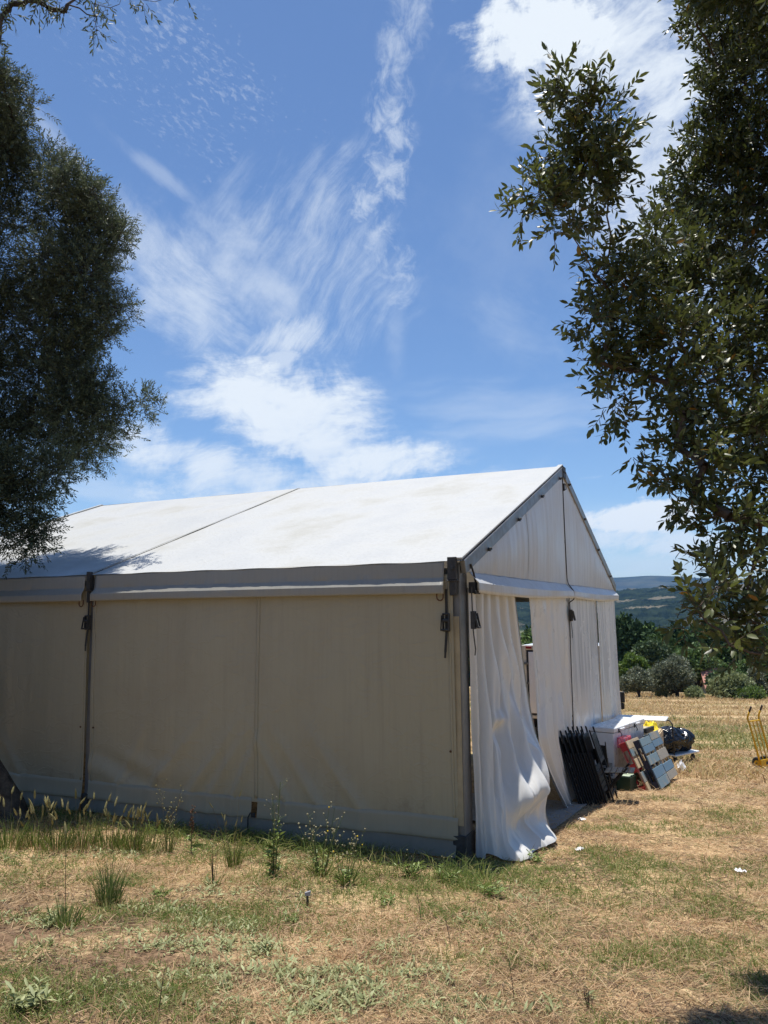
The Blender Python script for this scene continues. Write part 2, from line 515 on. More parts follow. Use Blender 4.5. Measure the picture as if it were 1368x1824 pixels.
M['van_dark'] = simple('dark_seal', (.012, .013, .022), .5)
M['tail_red'] = simple('red_lamp_lens', (.22, .008, .010), .2, 0, .1, 10)
M['glass'] = simple('dark_glass', (.02, .025, .03), .05, 0, .1, 3, .8)
M['paper'] = simple('crumpled_paper', (.80, .80, .80), .7, 0, .05, 20)
M['mat'] = simple('grey_floor_mat', (.27, .25, .23), .85, 0, .15, 12, .3, .3, 80)
M['table'] = simple('pale_table_board', (.66, .67, .66), .4, 0, .05, 3)
M['bark'] = simple('grey_bark', (.050, .043, .036), .9, 0, .45, 9, .3, 1.0, 22)
M['bark_dark'] = simple('dark_olive_bark', (.095, .078, .060), .95, 0, .5, 9, .2, 1.0, 22)
M['strip'] = simple('beige_ground_reflection', (.40, .33, .21), .6, 0, .12, 4)  # reflected dry ground put into the colour
M['bark2'] = simple('brown_twig_bark', (.085, .060, .042), .8, 0, .35, 14, .3, .6, 40)
M['leaf_big'] = leafmat('evergreen_leaf', (.020, .031, .009), (.084, .100, .025), .42, .28, (.26, .12, .015), .45)
M['leaf_one'] = obj_leafmat('evergreen_leaf_single', (.024, .038, .010), (.105, .125, .030), .38, .34, .45)
M['leaf_olive'] = leafmat('olive_leaf', (.022, .036, .016), (.094, .120, .064), .58, .22, None, .28)
M['leaf_field_olive'] = leafmat('field_olive_leaf', (.055, .070, .038), (.155, .175, .110), .55, .15)
M['leaf_wood'] = leafmat('woodland_leaf', (.040, .080, .022), (.115, .185, .048), .6, .15)
M['leaf_bright'] = leafmat('bright_leaf', (.040, .085, .012), (.105, .165, .025), .55, .25)
M['leaf_dark'] = leafmat('dark_leaf', (.026, .056, .022), (.075, .120, .042), .6, .12)
M['leaf_shrub'] = leafmat('shrub_leaf', (.10, .135, .055), (.22, .25, .11), .6, .25)
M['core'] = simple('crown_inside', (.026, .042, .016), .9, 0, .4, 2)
def tintwood(name, wood, paint, amount, scale=3.0):
    """weathered paint worn down to the wood"""
    m, nt, p, out = new_mat(name)
    tco = nt.n('ShaderNodeTexCoord').outputs['Object']
    oi = nt.n('ShaderNodeObjectInfo').outputs['Random']
    off = nt.comb(nt.m('MULTIPLY', oi, 31.0), nt.m('MULTIPLY', oi, 17.0), 0.0)
    va = nt.n('ShaderNodeVectorMath', operation='ADD'); nt.put(va.inputs[0], tco); nt.put(va.inputs[1], off)
    grain = nt.noise(nt.mapv(va.outputs[0], scale=(2, 26, 26)), 2.5, 6, .65)
    w = nt.mix(grain, tuple(c * .62 for c in wood), tuple(min(1, c * 1.25) for c in wood))
    worn = nt.m('ADD', nt.noise(va.outputs[0], scale, 6, .62), nt.m('MULTIPLY', nt.m('SUBTRACT', oi, .5), .35))
    nt.put(p.inputs['Base Color'], nt.mix(nt.ramp(worn, .62 - amount * .5, .72 - amount * .4, 0, .92), w, paint))
    p.inputs['Roughness'].default_value = .75
    bump(nt, p, grain, .4, .003)
    return m
M['board_blue'] = tintwood('worn_blue_board', (.36, .31, .24), (.085, .175, .255), .55)
M['board_tan'] = tintwood('bare_weathered_board', (.31, .28, .225), (.14, .22, .26), .32)
M['navy'] = tintwood('navy_paint', (.2, .18, .15), (.010, .016, .045), .75)
M['red'] = tintwood('red_paint', (.35, .24, .18), (.42, .010, .016), .85)
M['raw_wood'] = tintwood('raw_pale_wood', (.56, .43, .27), (.5, .38, .22), .0)

def ground_mat(name, far=False):
    m, nt, p, out = new_mat(name)
    pos = nt.n('ShaderNodeNewGeometry').outputs['Position']
    n1 = nt.noise(pos, .35, 5, .6)
    n2 = nt.noise(pos, 2.1, 6, .65)
    n3 = nt.noise(pos, 22.0, 6, .7)
    stretch = nt.noise(nt.mapv(pos, rot=(0, 0, rad(-8)), scale=(.12, .9, 1)), .9, 6, .62)
    straw = nt.mix(nt.ramp(n3, .32, .68), (.28, .18, .095), (.74, .54, .31))
    soil = nt.mix(nt.ramp(n3, .3, .7), (.085, .052, .034), (.26, .165, .105))
    green = nt.mix(nt.ramp(n3, .3, .7), (.055, .075, .020), (.17, .185, .062))
    c = nt.mix(nt.ramp(n2, .44, .62, 0, .65), straw, soil)
    sx, sy, sz = nt.sep(pos)
    west = nt.m('MULTIPLY', nt.ramp(nt.m('ADD', nt.sep(pos)[0], nt.m('MULTIPLY', n1, 1.2)), -.9, .3, 1, 0), nt.ramp(nt.sep(pos)[1], 5.6, 7.2, 1, 0))
    c = nt.mix(nt.m('MULTIPLY', west, nt.ramp(n2, .36, .52, .2, .85)), c, soil)
    away = nt.ramp(sy, 9.0, 16.0, 0, .8)
    c = nt.mix(nt.m('MULTIPLY', away, .55), c, straw)
    c = nt.mix(nt.m('MULTIPLY', nt.ramp(stretch, .46, .62), nt.ramp(sy, 14, 22, .25, .7)), c, green)
    c = nt.mix(nt.ramp(n1, .56, .70, 0, .25), c, (.36, .27, .13))
    # the greener strip across the field
    st = nt.m('MULTIPLY', nt.ramp(nt.m('ABSOLUTE', nt.m('SUBTRACT', nt.m('ADD', sy, nt.m('MULTIPLY', n1, 5.0)), 30.5)), .8, 3.6, 1, 0), nt.ramp(sx, 8.2, 10.5))
    c = nt.mix(nt.m('MULTIPLY', st, nt.ramp(n2, .3, .55, .35, .9)), c, (.085, .14, .028))
    if far:
        c = nt.mix(nt.ramp(nt.noise(pos, .012, 5, .55), .42, .58), (.032, .050, .020), (.11, .115, .055))
    nt.put(p.inputs['Base Color'], c)
    p.inputs['Roughness'].default_value = .95
    p.inputs['Specular IOR Level'].default_value = .1
    if not far:
        bump(nt, p, nt.m('ADD', n3, nt.m('MULTIPLY', n2, 1.5)), .9, .03)
    return m
M['ground'] = ground_mat('dry_mown_ground')
M['valley'] = ground_mat('valley_floor', True)
def hill_mat(name, a, b, field, amount, sc):
    m, nt, p, out = new_mat(name)
    pos = nt.n('ShaderNodeNewGeometry').outputs['Position']
    n = nt.noise(pos, sc, 8, .65)
    c = nt.mix(nt.ramp(n, .38, .62), a, b)
    fl = nt.noise(nt.mapv(pos, scale=(.8, .5, 3)), sc * .30, 4, .55)
    c = nt.mix(nt.m('MULTIPLY', nt.ramp(fl, .555, .60), amount), c, field)
    nt.put(p.inputs['Base Color'], c)
    p.inputs['Roughness'].default_value = 1.0
    p.inputs['Specular IOR Level'].default_value = 0
    return m
M['hill'] = hill_mat('wooded_hill', (.006, .012, .008), (.024, .036, .020), (.14, .125, .09), .9, .022)
M['mount'] = hill_mat('far_mountain', (.030, .044, .042), (.062, .076, .062), (.10, .10, .08), .3, .004)

# ------------------------------------------------------------------ ground, valley, hills
def build_ground():
    az = np.concatenate([np.linspace(-42, 48, 260), np.linspace(48, 318, 60)[1:]])
    az = np.radians(az)
    rr = np.concatenate([[0.0], np.geomspace(.6, 30, 220), np.geomspace(30, 9000, 90)[1:]])
    A, Rr = np.meshgrid(az, rr, indexing='ij')
    X = Rr * np.sin(A); Y = Rr * np.cos(A)
    Z = gz(X, Y)
    near = 1 - sst(Rr, 25, 60)
    Z = Z + near * ((fbm(X * 1.3 + 40, Y * 1.3 + 40) - .47) * .05 + (fbm(X * 6 + 9, Y * 6 + 3) - .47) * .035)
    mid = sst(Rr, 20, 50)
    Z = Z + mid * (fbm(X * .11 + 7, Y * .11) - .47) * .35
    Z = Z + sst(Rr, 900, 1500) * -6
    V = np.stack([X, Y, Z], -1).reshape(-1, 3)
    na, nr = A.shape
    i, j = np.meshgrid(np.arange(na - 1), np.arange(nr - 1), indexing='ij')
    a = (i * nr + j).ravel()
    F = np.stack([a, a + 1, a + nr + 1, a + nr], 1)
    me = raw_mesh('ground', V, F[:, ::-1], M['ground'], True)
    me.materials.append(M['valley'])
    cen = V[F].mean(1)
    t = (cen[:, 0] - O[0]) * G[0] + (cen[:, 1] - O[1]) * G[1]
    me.polygons.foreach_set('material_index', (t > 88).astype(np.int32))
    o = link('ground', me)
    tag(o, kind='structure')
build_ground()

def terrain(name, mat, r0, r1, a0, a1, prof, na, nr, base):
    az = np.radians(np.linspace(a0, a1, na)); u = np.linspace(0, 1, nr)
    A, U = np.meshgrid(az, u, indexing='ij')
    Rr = r0 + (r1 - r0) * U
    X = Rr * np.sin(A); Y = Rr * np.cos(A)
    Z = base + prof(np.degrees(A), U, X, Y)
    V = np.stack([X, Y, Z], -1).reshape(-1, 3)
    i, j = np.meshgrid(np.arange(na - 1), np.arange(nr - 1), indexing='ij')
    a = (i * nr + j).ravel()
    F = np.stack([a + nr, a + nr + 1, a + 1, a], 1)
    o = link(name, raw_mesh(name, V, F, mat, True))
    tag(o, kind='structure')
def prof_hill(A, U, X, Y):
    up = sst(U, 0, .82) - .35 * sst(U, .86, 1.0)
    ridge = 112 + 16 * (fbm(A * .25 + 3, A * 0 + 1) - .47) * 2 + 5 * np.sin(A * .55 + 1)
    lumps = (fbm(X * .006, Y * .006) - .47) * 34 * sst(U, .02, .3)
    tree = (vn(A * 9, U * 120) - .5) * 6.0 + (vn(A * 30, U * 300) - .5) * 3.0
    return up * ridge + lumps * (1 - .55 * U) + tree * sst(U, 0, .1)
terrain('hills', M['hill'], 1300, 3300, -50, 60, prof_hill, 1500, 90, -40)
def prof_mount(A, U, X, Y):
    up = sst(U, 0, .8) * (1 - .5 * sst(U, .85, 1))
    ridge = 290 + 26 * np.exp(-((A - 18.5) / 3.4) ** 2) + 30 * (fbm(A * .18 + 11, A * 0 + 3) - .47) - 2.2 * np.abs(A - 18.5)
    return up * ridge + (fbm(X * .002, Y * .002) - .47) * 60 * sst(U, .05, .4) * (1 - .8 * U)
terrain('mountain', M['mount'], 4600, 7600, -50, 60, prof_mount, 500, 50, -45)
# ------------------------------------------------------------------ the tent
tent = empty('marquee_tent', 'large white frame marquee with a gathered door curtain in its gable end', 'tent', O, THETA)
HALF = WID / 2
def roof_h(t):
    return EAVE + (RIDGE - EAVE) * min(t, WID - t) / HALF
def prt(mb, name, mat, parent=None, **k):
    return mb.build(name, mat, parent or tent, **k)

# legs, base plates, rafters
for s in (0.0, 5.0, 9.9):
    for side in (0, 1):
        deep = .245 if s == 0.0 else .215
        t0, t1 = (0.015, deep) if side == 0 else (WID - deep, WID - 0.015)
        w = 0.11 if s != 5.0 else 0.07
        lift = min(gzs(t0), 0.0) - .02
        s0 = s if s != 5.0 else s - .035
        mb = MB().box(t0, t1, s0, s0 + w, lift + .03, EAVE - .02)
        leg = prt(mb, 'leg_post', M['alu'], bevel=.008)
        pl = MB().box(t0 - .10, t1 + .06, s0 - .05, s0 + w + .07, lift, lift + .03)
        pl.box(t0 - .03, t1 + .02, s0 - .015, s0 + w + .015, lift + .03, lift + .26)
        prt(pl, 'base_plate', M['alu_dark'], bevel=.004)
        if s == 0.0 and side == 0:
            prt(MB().box(.0045, .0135, .016, .098, .33, 2.40), 'leg_reflection', M['strip'], leg, bevel=.002)  # beige plate stands in for the ground reflected in the leg face
        sx = -.075 if side == 0 else WID + .015
        cb = MB().box(sx, sx + .06, s0 + .01, s0 + .01 + w * .85, EAVE - .20, EAVE + .035)
        cb.box(sx + .01, sx + .05, s0 + .02, s0 + .02 + w * .6, EAVE - .36, EAVE - .205)
        cb.box(sx - .012, sx + .05, s0 - .01, s0 + w, EAVE - .215, EAVE - .203)
        cb.disc((sx, s0 + w * .45, EAVE - .08), (1, 0, 0), .022, .03, 10)
        prt(cb, 'eave_bracket', M['alu_dark'], bevel=.004)
for s in (-.035, 5.0, 9.965):
    for sg in (0, 1):
        a = (0.02, s, EAVE - .07) if sg == 0 else (WID - .02, s, EAVE - .07)
        b = (HALF - .001 if sg == 0 else HALF + .001, s, RIDGE - .075)
        up = Vector((-(RIDGE - EAVE), 0, HALF)) if sg == 0 else Vector((RIDGE - EAVE, 0, HALF))
        rf = MB().bar(a, b, .055, .145, up.normalized())
        rafter = prt(rf, 'rafter', M['alu'], bevel=.006)
        if s < 1:
            for fr in (.16, .42, .68, .93):
                p = Vector(a).lerp(Vector(b), fr)
                bt = MB().disc((p.x, s - .045, p.z - .045), (0, 1, 0), .014, .05, 8)
                bt.box(p.x - .035, p.x + .02, s - .055, s - .03, p.z - .075, p.z - .055)
                prt(bt, 'bolt_lug', M['alu_dark'], rafter)
cap = MB().box(HALF - .10, HALF + .10, -.075, -.062, RIDGE - .20, RIDGE - .01)
cap.disc((HALF - .05, -.08, RIDGE - .10), (0, 1, 0), .014, .02, 8).disc((HALF + .05, -.08, RIDGE - .10), (0, 1, 0), .014, .02, 8)
prt(cap, 'ridge_plate', M['alu_dark'])
prt(MB().bar((HALF, -.03, RIDGE - .18), (HALF, 9.95, RIDGE - .18), .07, .11), 'ridge_beam', M['alu'])
for t in (.12, WID - .12):
    prt(MB().bar((t, .0, EAVE - .12), (t, 9.95, EAVE - .12), .06, .10), 'eave_beam', M['alu'])
for t in (2.6, WID - 2.6):
    prt(MB().bar((t, .0, roof_h(t) - .12), (t, 9.95, roof_h(t) - .12), .05, .07), 'purlin', M['alu'])

# roof fabric: one sheet for each bay and slope
for b in (0, 1):
    for sg in (0, 1):
        def fn(u, v, b=b, sg=sg):
            s = (b * BAY - (.06 if b == 0 else 0) + .012) + u * (BAY + (.06 if b == 0 else 0) - .03)
            t = -.045 + v * (HALF + .045)
            sag = .030 * math.sin(math.pi * u) * math.sin(math.pi * min(1, v * 1.02)) ** .7
            rip = .004 * math.sin(u * 41 + v * 3) * (1 - v) + float(fbm(u * 5 + 3 * b + sg * 9, v * 7)) * .012
            h = EAVE + (RIDGE - EAVE) * max(t, -.05) / HALF + .012 - sag + rip - .006
            return (t if sg == 0 else WID - t, s, h)
        prt(MB().grid(fn, np.linspace(0, 1, 46), np.linspace(0, 1, 46)), 'roof_panel', M['roof'], smooth=True)
for s, w in ((-.012, .075), (5.0, .018), (9.97, .06)):
    for sg in (0, 1):
        k = MB()
        a = Vector((-.04 if sg == 0 else WID + .04, s, EAVE + .018)); c = Vector((HALF - .002 if sg == 0 else HALF + .002, s, RIDGE + .026))
        up = Vector((-(RIDGE - EAVE), 0, HALF)) if sg == 0 else Vector((RIDGE - EAVE, 0, HALF))
        k.bar(a, c, w, (.022 if s != 5.0 else .008), up.normalized())
        prt(k, 'keder_strip', M['roof'], bevel=.004)

# side valances: vertical, flaring out, then a straight lip
VP = [(-.02, .0), (-.035, -.02), (-.040, -.10), (-.042, -.172), (-.043, -.174), (-.065, -.206), (-.097, -.250), (-.098, -.27), (-.098, -.30), (-.097, -.32), (-.096, -.338)]
for b in (0, 1):
    for sg in (0, 1):
        s0 = b * BAY + (.15 if b == 0 else .085); s1 = (b + 1) * BAY - (.085 if b == 0 else .10)
        mb = MB()
        def fn(u, v, s0=s0, s1=s1, sg=sg, b=b):
            d, z = VP[int(v)]
            s = s0 + u * (s1 - s0)
            e = min(u, 1 - u) * (s1 - s0)
            pinch = math.exp(-e / .05) * .045 * (1 if v > 5 else 0)
            rp = (float(vn(s * 9 + sg * 50, v * .35)) - .5) * .006 + (float(vn(s * 1.1, 4 + sg)) - .5) * .018 * (v / 10)
            t = d + rp + (float(vn(s * 30, v * .2 + 7)) - .5) * .003 - pinch * .2
            return ((t if sg == 0 else WID - t), s + (-pinch if u < .5 else pinch) * .3, EAVE + z + (float(vn(s * .8, 3)) - .5) * .008)
        mb.grid(fn, np.linspace(0, 1, 130), range(len(VP)))
        prt(mb, 'side_valance', M['valance'], smooth=True, solid=.004, sharp=24)

# side walls: sheet, hem pocket, ground flap
def side_wall(b, side):
    s0 = b * BAY + (.07 if b == 0 else .042); s1 = (b + 1) * BAY - (.042 if b == 0 else .01)
    tt = lambda d: d if side == 0 else WID - d
    low = 0.0 if side == 0 else gzs(WID)
    lean = 0
    def off(s, h):
        f = (s - s0) / (s1 - s0)
        bil = -.030 * math.sin(math.pi * f) * math.sin(math.pi * min(1, max(0, h / 2.9)))
        n = (float(fbm(s * .9 + 31 * b + side * 77, h * .45 + 2)) - .47) * .075
        ver = (float(vn(s * 5.0 + b * 9, h * .25)) - .5) * .016 + (float(vn(s * 13.0, h * .15 + 5)) - .5) * .005
        # drag folds running down from the middle seam towards the pegged hem
        c = s0 + 2.38
        d1 = (s - c); 
        drag = 0
        for (q, sl, wd, am) in ((.30, .55, .045, .016), (.62, .75, .06, .012), (.9, .85, .07, .014), (-.40, -.7, .05, .013), (-.8, -.85, .07, .012), (1.5, 1.0, .08, .012), (-1.3, -.9, .08, .012), (2.0, .6, .06, .010)):
            line = q + sl * (.4 - h) * .9
            drag -= 2.6 * am * math.exp(-((d1 - line) / wd) ** 2) * float(sst(1.5 - h, 0, 1.1))
        hem = .02 * math.sin(s * 2.3 + b) * float(sst(.9 - h, 0, .6))
        cross = .016 * math.sin(h * 16 + 3 * float(vn(s * .8, 3)) * 3) * float(sst(.95 - h, 0, .35)) * float(sst(f, .55, .9))
        return bil + n + ver + drag + hem + cross
    mb = MB().grid(lambda s, h: (tt(off(s, h)), s, h), np.linspace(s0, s1, 150), np.linspace(low + .36, EAVE - .14, 70))
    wall = prt(mb, 'side_wall', M['wall'], smooth=True)
    # overlapped welds between fabric widths
    for q in (2.36,):
        mb = MB().grid(lambda s, h: (tt(off(s, h) - .004), s, h), np.linspace(s0 + q, s0 + q + .045, 3), np.linspace(low + .40, EAVE - .15, 60))
        prt(mb, 'weld_seam', M['wall'], wall, smooth=True, solid=.003)
    for q in (.03, s1 - s0 - .055):
        mb = MB().grid(lambda s, h: (tt(off(s, h) - .004), s, h), np.linspace(s0 + q, s0 + q + .025, 2), np.linspace(low + .40, EAVE - .15, 60))
        prt(mb, 'edge_cord', M['wall'], wall, smooth=True, solid=.004)
    # hem pocket in two lengths with a gap for the peg strap between them
    for (a, c) in ((s0 + .0, s0 + 2.36), (s0 + 2.44, s1)):
        prof = [(.006, .405), (-.008, .40), (-.010, .36), (-.012, .30), (-.018, .23), (-.022, .20), (-.018, .185), (-.002, .178)]
        def fn(s, v):
            d, h = prof[int(v)]
            return (tt(off(s, .37) + d + (float(vn(s * 4, v * .4 + 3 * b)) - .5) * .012 * (v > 1)), s, low + h + (float(vn(s * 1.3, 8)) - .5) * .012)
        prt(MB().grid(fn, np.linspace(a, c, 60), range(len(prof))), 'hem_pocket', M['hem'], wall, smooth=True)
    def fn(s, v):
        h = .19 - v * (.19 - .012)
        d = -.008 - .050 * v ** 1.5 + (float(vn(s * 2.2, v * .8 + 6 * b)) - .5) * .05 * v
        return (tt(off(s, .37) + d), s, low + h + (float(vn(s * .9 + 4, 2)) - .4) * .05 * v)
    prt(MB().grid(fn, np.linspace(s0 + .02, s1 - .02, 90), np.linspace(0, 1, 7)), 'ground_flap', M['flap'], wall, smooth=True)
    if side == 0:
        c = s0 + 2.40
        bk = MB().box(tt(-.05), tt(-.03), c - .022, c + .022, .20, .245).tube([(tt(-.05), c + .03, .25), (tt(-.07), c + .05, .2), (tt(-.06), c + .06, .08), (tt(-.04), c + .055, .01)], .008, 6)
        prt(bk, 'peg_strap', M['strap'], wall)
        for h in (1.05,):
            for s in (s0 + .06, s1 - .06):
                prt(MB().disc((tt(off(s, h) - .006), s, h), (1, 0, 0), .012, .012, 10), 'eyelet', M['rust'], wall)
side_wall(0, 0); side_wall(1, 0); side_wall(1, 1)

# gable fabric, near end and far end
GP = [(.0, 0), (-.010, -.012), (-.04, -.045), (-.075, -.080), (-.106, -.114), (-.1075, -.145), (-.108, -.18), (-.108, -.218)]
def gable_half(t0, t1, s, out, seed):
    zb = EAVE - .113
    def fn(u, v):
        t = t0 + u * (t1 - t0)
        top = roof_h(t) - .135
        h = zb + v * max(.01, top - zb)
        st = (float(vn(t * 9 + seed, h * .35)) - .5) * .022 + (float(vn(t * 24 + seed, h * .25)) - .5) * .008
        return (t, s + out * (-.004 + st * (1 - .5 * v) - .03 * math.sin(math.pi * u) * math.sin(math.pi * v)), h)
    pan = prt(MB().grid(fn, np.linspace(0, 1, 110), np.linspace(0, 1, 34)), 'gable_panel', M['gable'], smooth=True)
    tm = t0 + (t1 - t0) * .5
    def fs(u, v):
        q = fn((tm + u * .04 - t0) / (t1 - t0), v)
        return (q[0], q[1] - out * -.004 * -1, q[2])
    prt(MB().grid(lambda u, v: (fn((tm + u * .035 - t0) / (t1 - t0), v)[0], fn((tm + u * .035 - t0) / (t1 - t0), v)[1] - .005 * out, fn((tm + u * .035 - t0) / (t1 - t0), v)[2]), (0, 1), np.linspace(0, 1, 20)), 'weld_seam', M['gable'], pan, smooth=True)
    def fv(u, v):
        d, z = GP[int(v)]
        t = t0 + u * (t1 - t0)
        n = (float(vn(t * 9 + seed, 0)) - .5) * .022 + (float(vn(t * 24 + seed, 0)) - .5) * .008
        rp = (float(vn(t * 26 + seed, v * .3)) - .5) * .010 * (v > 0) + (float(vn(t * 1.3 + seed, 5)) - .5) * .05 * (v / 7)
        sagz = -.035 * math.sin(math.pi * u) * (v / 7)
        return (t, s + out * (-.004 + d + n * (1 if v < 1 else .4) + rp), EAVE - .113 + z + sagz)
    prt(MB().grid(fv, np.linspace(0, 1, 120), range(len(GP))), 'gable_valance', M['gable'], pan, smooth=True, solid=.004, sharp=24)
for s, out in ((-.03, 1), (9.98, -1)):
    gable_half(.22, HALF - .055, s, out, 3 + s)
    gable_half(HALF + .055, WID - .16, s, out, 40 + s)
for s in (.03, 9.9):
    pole = prt(MB().box(HALF - .05, HALF + .05, s, s + .10, gzs(HALF) - .3, RIDGE - .2), 'centre_pole', M['alu_dark'], bevel=.006)
# the dark lacing strip down the middle of the near gable, kicked out over the valance
ls = [(HALF, -.035, RIDGE - .17), (HALF, -.04, 3.6), (HALF + .004, -.045, 2.95), (HALF + .008, -.06, 2.87), (HALF + .02, -.135, 2.76), (HALF + .02, -.14, 2.62), (HALF + .004, -.06, 2.56), (HALF, -.05, .3)]
mb = MB()
for a, b in zip(ls[:-1], ls[1:]): mb.bar(a, b, .026, .010, (0, 1, 0))
prt(mb, 'lacing_strip', M['strap'])
mb = MB().bar((HALF + .03, -.045, RIDGE - .28), (HALF + .03, -.045, RIDGE - .40), .05, .03, (0, 1, 0)).tube([(HALF + .05, -.06, RIDGE - .28), (HALF + .09, -.07, RIDGE - .30), (HALF + .09, -.07, RIDGE - .37), (HALF + .05, -.06, RIDGE - .38)], .008, 6)
prt(mb, 'ridge_buckle', M['alu_dark'])

# tension ratchets and hooks
def ratchet(t, s, h, nrm, wdir):
    n = Vector(nrm); w = Vector(wdir); c = Vector((t, s, h))
    P = lambda a, b, z: tuple(c + w * a + n * b + Vector((0, 0, z)))
    st = MB()
    st.bar(P(0, .006, .34), P(0, .012, -.09), .026, .005, n).bar(P(0, .012, -.088), P(.012, .03, -.30), .026, .005, n).bar(P(.012, .03, -.30), P(.02, .02, -.36), .02, .006, n)
    strap = prt(st, 'tension_strap', M['strap'])
    bk = MB()
    for k in (-1, 1):
        bk.bar(P(k * .034, .02, .09), P(k * .034, .02, -.09), .006, .04, n)
        bk.bar(P(k * .040, .045, .07), P(k * .040, .075, -.075), .006, .02, n)
    bk.tube([P(-.036, .025, .085), P(.036, .025, .085)], .009, 8).tube([P(-.036, .025, -.085), P(.036, .025, -.085)], .009, 8)
    bk.tube([P(-.042, .078, -.075), P(.042, .078, -.075)], .011, 8).tube([P(-.038, .03, .02), P(.038, .03, .02)], .020, 10)
    prt(bk, 'ratchet_buckle', M['alu_dark'])
ratchet(-.01, 5.03, 2.36, (-1, 0, 0), (0, 1, 0))
ratchet(-.03, .135, 2.34, (-1, 0, 0), (0, 1, 0))
ratchet(.115, -.085, 2.36, (0, -1, 0), (1, 0, 0))
ratchet(HALF + .04, -.06, 2.36, (0, -1, 0), (1, 0, 0))
ratchet(WID + .03, .12, 2.36, (1, 0, 0), (0, 1, 0))
def hook(t, s, h, w):
    pts = []
    for k in range(9):
        a = math.pi * k / 8
        pts.append((t, s + w * .035 * math.cos(a), h - .035 * math.sin(a) - .03))
    pts = [(t, s + w * .035, h + .05)] + pts + [(t, s - w * .035, h + .02)]
    prt(MB().tube(pts, .007, 6), 'valance_hook', M['rust'])
for s in (.19, 4.90, 5.11): hook(-.07, s, EAVE - .345, 1)

# corner junction: dark bracket between eave beam and gable valance
mb = MB().box(.19, .30, -.10, -.035, EAVE - .335, EAVE - .22).box(.17, .32, -.12, -.10, EAVE - .345, EAVE - .31)
mb.tube([(.17, -.07, EAVE - .03), (.23, -.08, EAVE - .12), (.27, -.09, EAVE - .23)], .012, 6)
prt(mb, 'corner_clamp', M['black_rubber'], bevel=.004)

# door curtain, drawn aside and billowing out over the ground
bs = np.array([[0, -.03, .19], [.2, -.24, .17], [.4, -.42, .24], [.6, -.50, .66], [.8, -.53, 1.12], [1, -.50, 1.62]])
def left_curtain(a, v):
    top_t = .19 + (1.81 - .19) * a
    s_b = np.interp(a, bs[:, 0], bs[:, 1]); t_b = np.interp(a, bs[:, 0], bs[:, 2])
    hb = gzs(t_b) + .012 + .05 * max(0, math.sin(a * 9.0 + .4)) * (a > .1)
    h = 2.70 + (hb - 2.70) * v
    w = v ** 2.3
    s = -.03 + (s_b + .03) * w
    t = top_t + (t_b - top_t) * v + a * .33 * math.sin(math.pi * min(1, v * 1.08)) 
    fan = a + .22 * v * a * (1 - a) * 2
    ph = 2 * math.pi * (5.2 * fan ** .95 - .55 * v * (1 - a) + .1)
    sharp = math.sin(ph); sharp = math.copysign(abs(sharp) ** .6, sharp)
    amp = (.045 * (1 - v) ** .7 + .022) * (1 - .65 * sst(v, .66, .9)) * sst(a, .0, .05) * (.6 + .8 * float(vn(a * 5 + 3, v * 1.5)))
    fold = -amp * (sharp + .25 * math.sin(2 * ph + 1.2))
    # long drag folds from the rail down to the trailing corner
    for (a0, a1, wd, am, v0) in ((.50, .86, .045, .085, .05), (.30, .62, .05, .075, .12), (.72, .97, .04, .06, .1), (.14, .30, .05, .05, .25)):
        fold -= am * math.exp(-((a - (a0 + (a1 - a0) * v)) / wd) ** 2) * sst(v, v0, v0 + .3) * (1 - sst(v, .80, .97))
    # slack pouch that catches the sun, with the tuck under it
    fold -= .17 * math.exp(-((a - .66) / .16) ** 2 - ((v - .80) / .065) ** 2)
    fold += .12 * math.exp(-((a - .64) / .18) ** 2 - ((v - .91) / .05) ** 2)
    fold -= .10 * math.exp(-((a - .90) / .10) ** 2 - ((v - .74) / .12) ** 2)
    fold -= .07 * math.exp(-((a - .44) / .07) ** 2 - ((v - .52) / .025) ** 2)
    fold += .05 * math.exp(-((a - .40) / .10) ** 2 - ((v - .57) / .04) ** 2)
    # creases
    for (ca, cv, dirx, wd, am) in ((.60, .74, .9, .014, .030), (.78, .84, -.7, .014, .032), (.52, .86, .4, .012, .022), (.86, .66, 1.6, .014, .025), (.42, .62, -.5, .012, .018), (.70, .93, .3, .014, .03), (.30, .80, 1.2, .012, .018)):
        ln_ = (a - ca) - dirx * (v - cv)
        along = ((a - ca) * dirx + (v - cv)) / .13
        fold -= am * math.exp(-abs(ln_) / wd) * math.exp(-along * along)
    fold += (float(fbm(a * 5, v * 4)) - .47) * .07 * sst(v, .15, .7) + (float(fbm(a * 11 + 4, v * 9)) - .47) * .03 * sst(v, .6, .9)
    flare = sst(v, .94, 1.0) * .10 * (a > .25) * (.5 + .5 * math.sin(a * 17))
    # folds push along the outward side, turning with the billow
    nx = -.75 * (1 - a) * w; ny = 1.0
    return (t + fold * -nx * .8, s + fold * ny - flare, h)
cur = prt(MB().grid(left_curtain, np.linspace(0, 1, 230), np.linspace(0, 1, 190)), 'door_curtain', M['curtain'], smooth=True)
prt(MB().grid(lambda a, v: tuple(np.array(left_curtain(.985 + a * .015, v)) + np.array([0, -.006, 0])), np.linspace(0, 1, 3), np.linspace(0, .99, 150)), 'curtain_edge', M['hem'], cur, smooth=True, solid=.004)
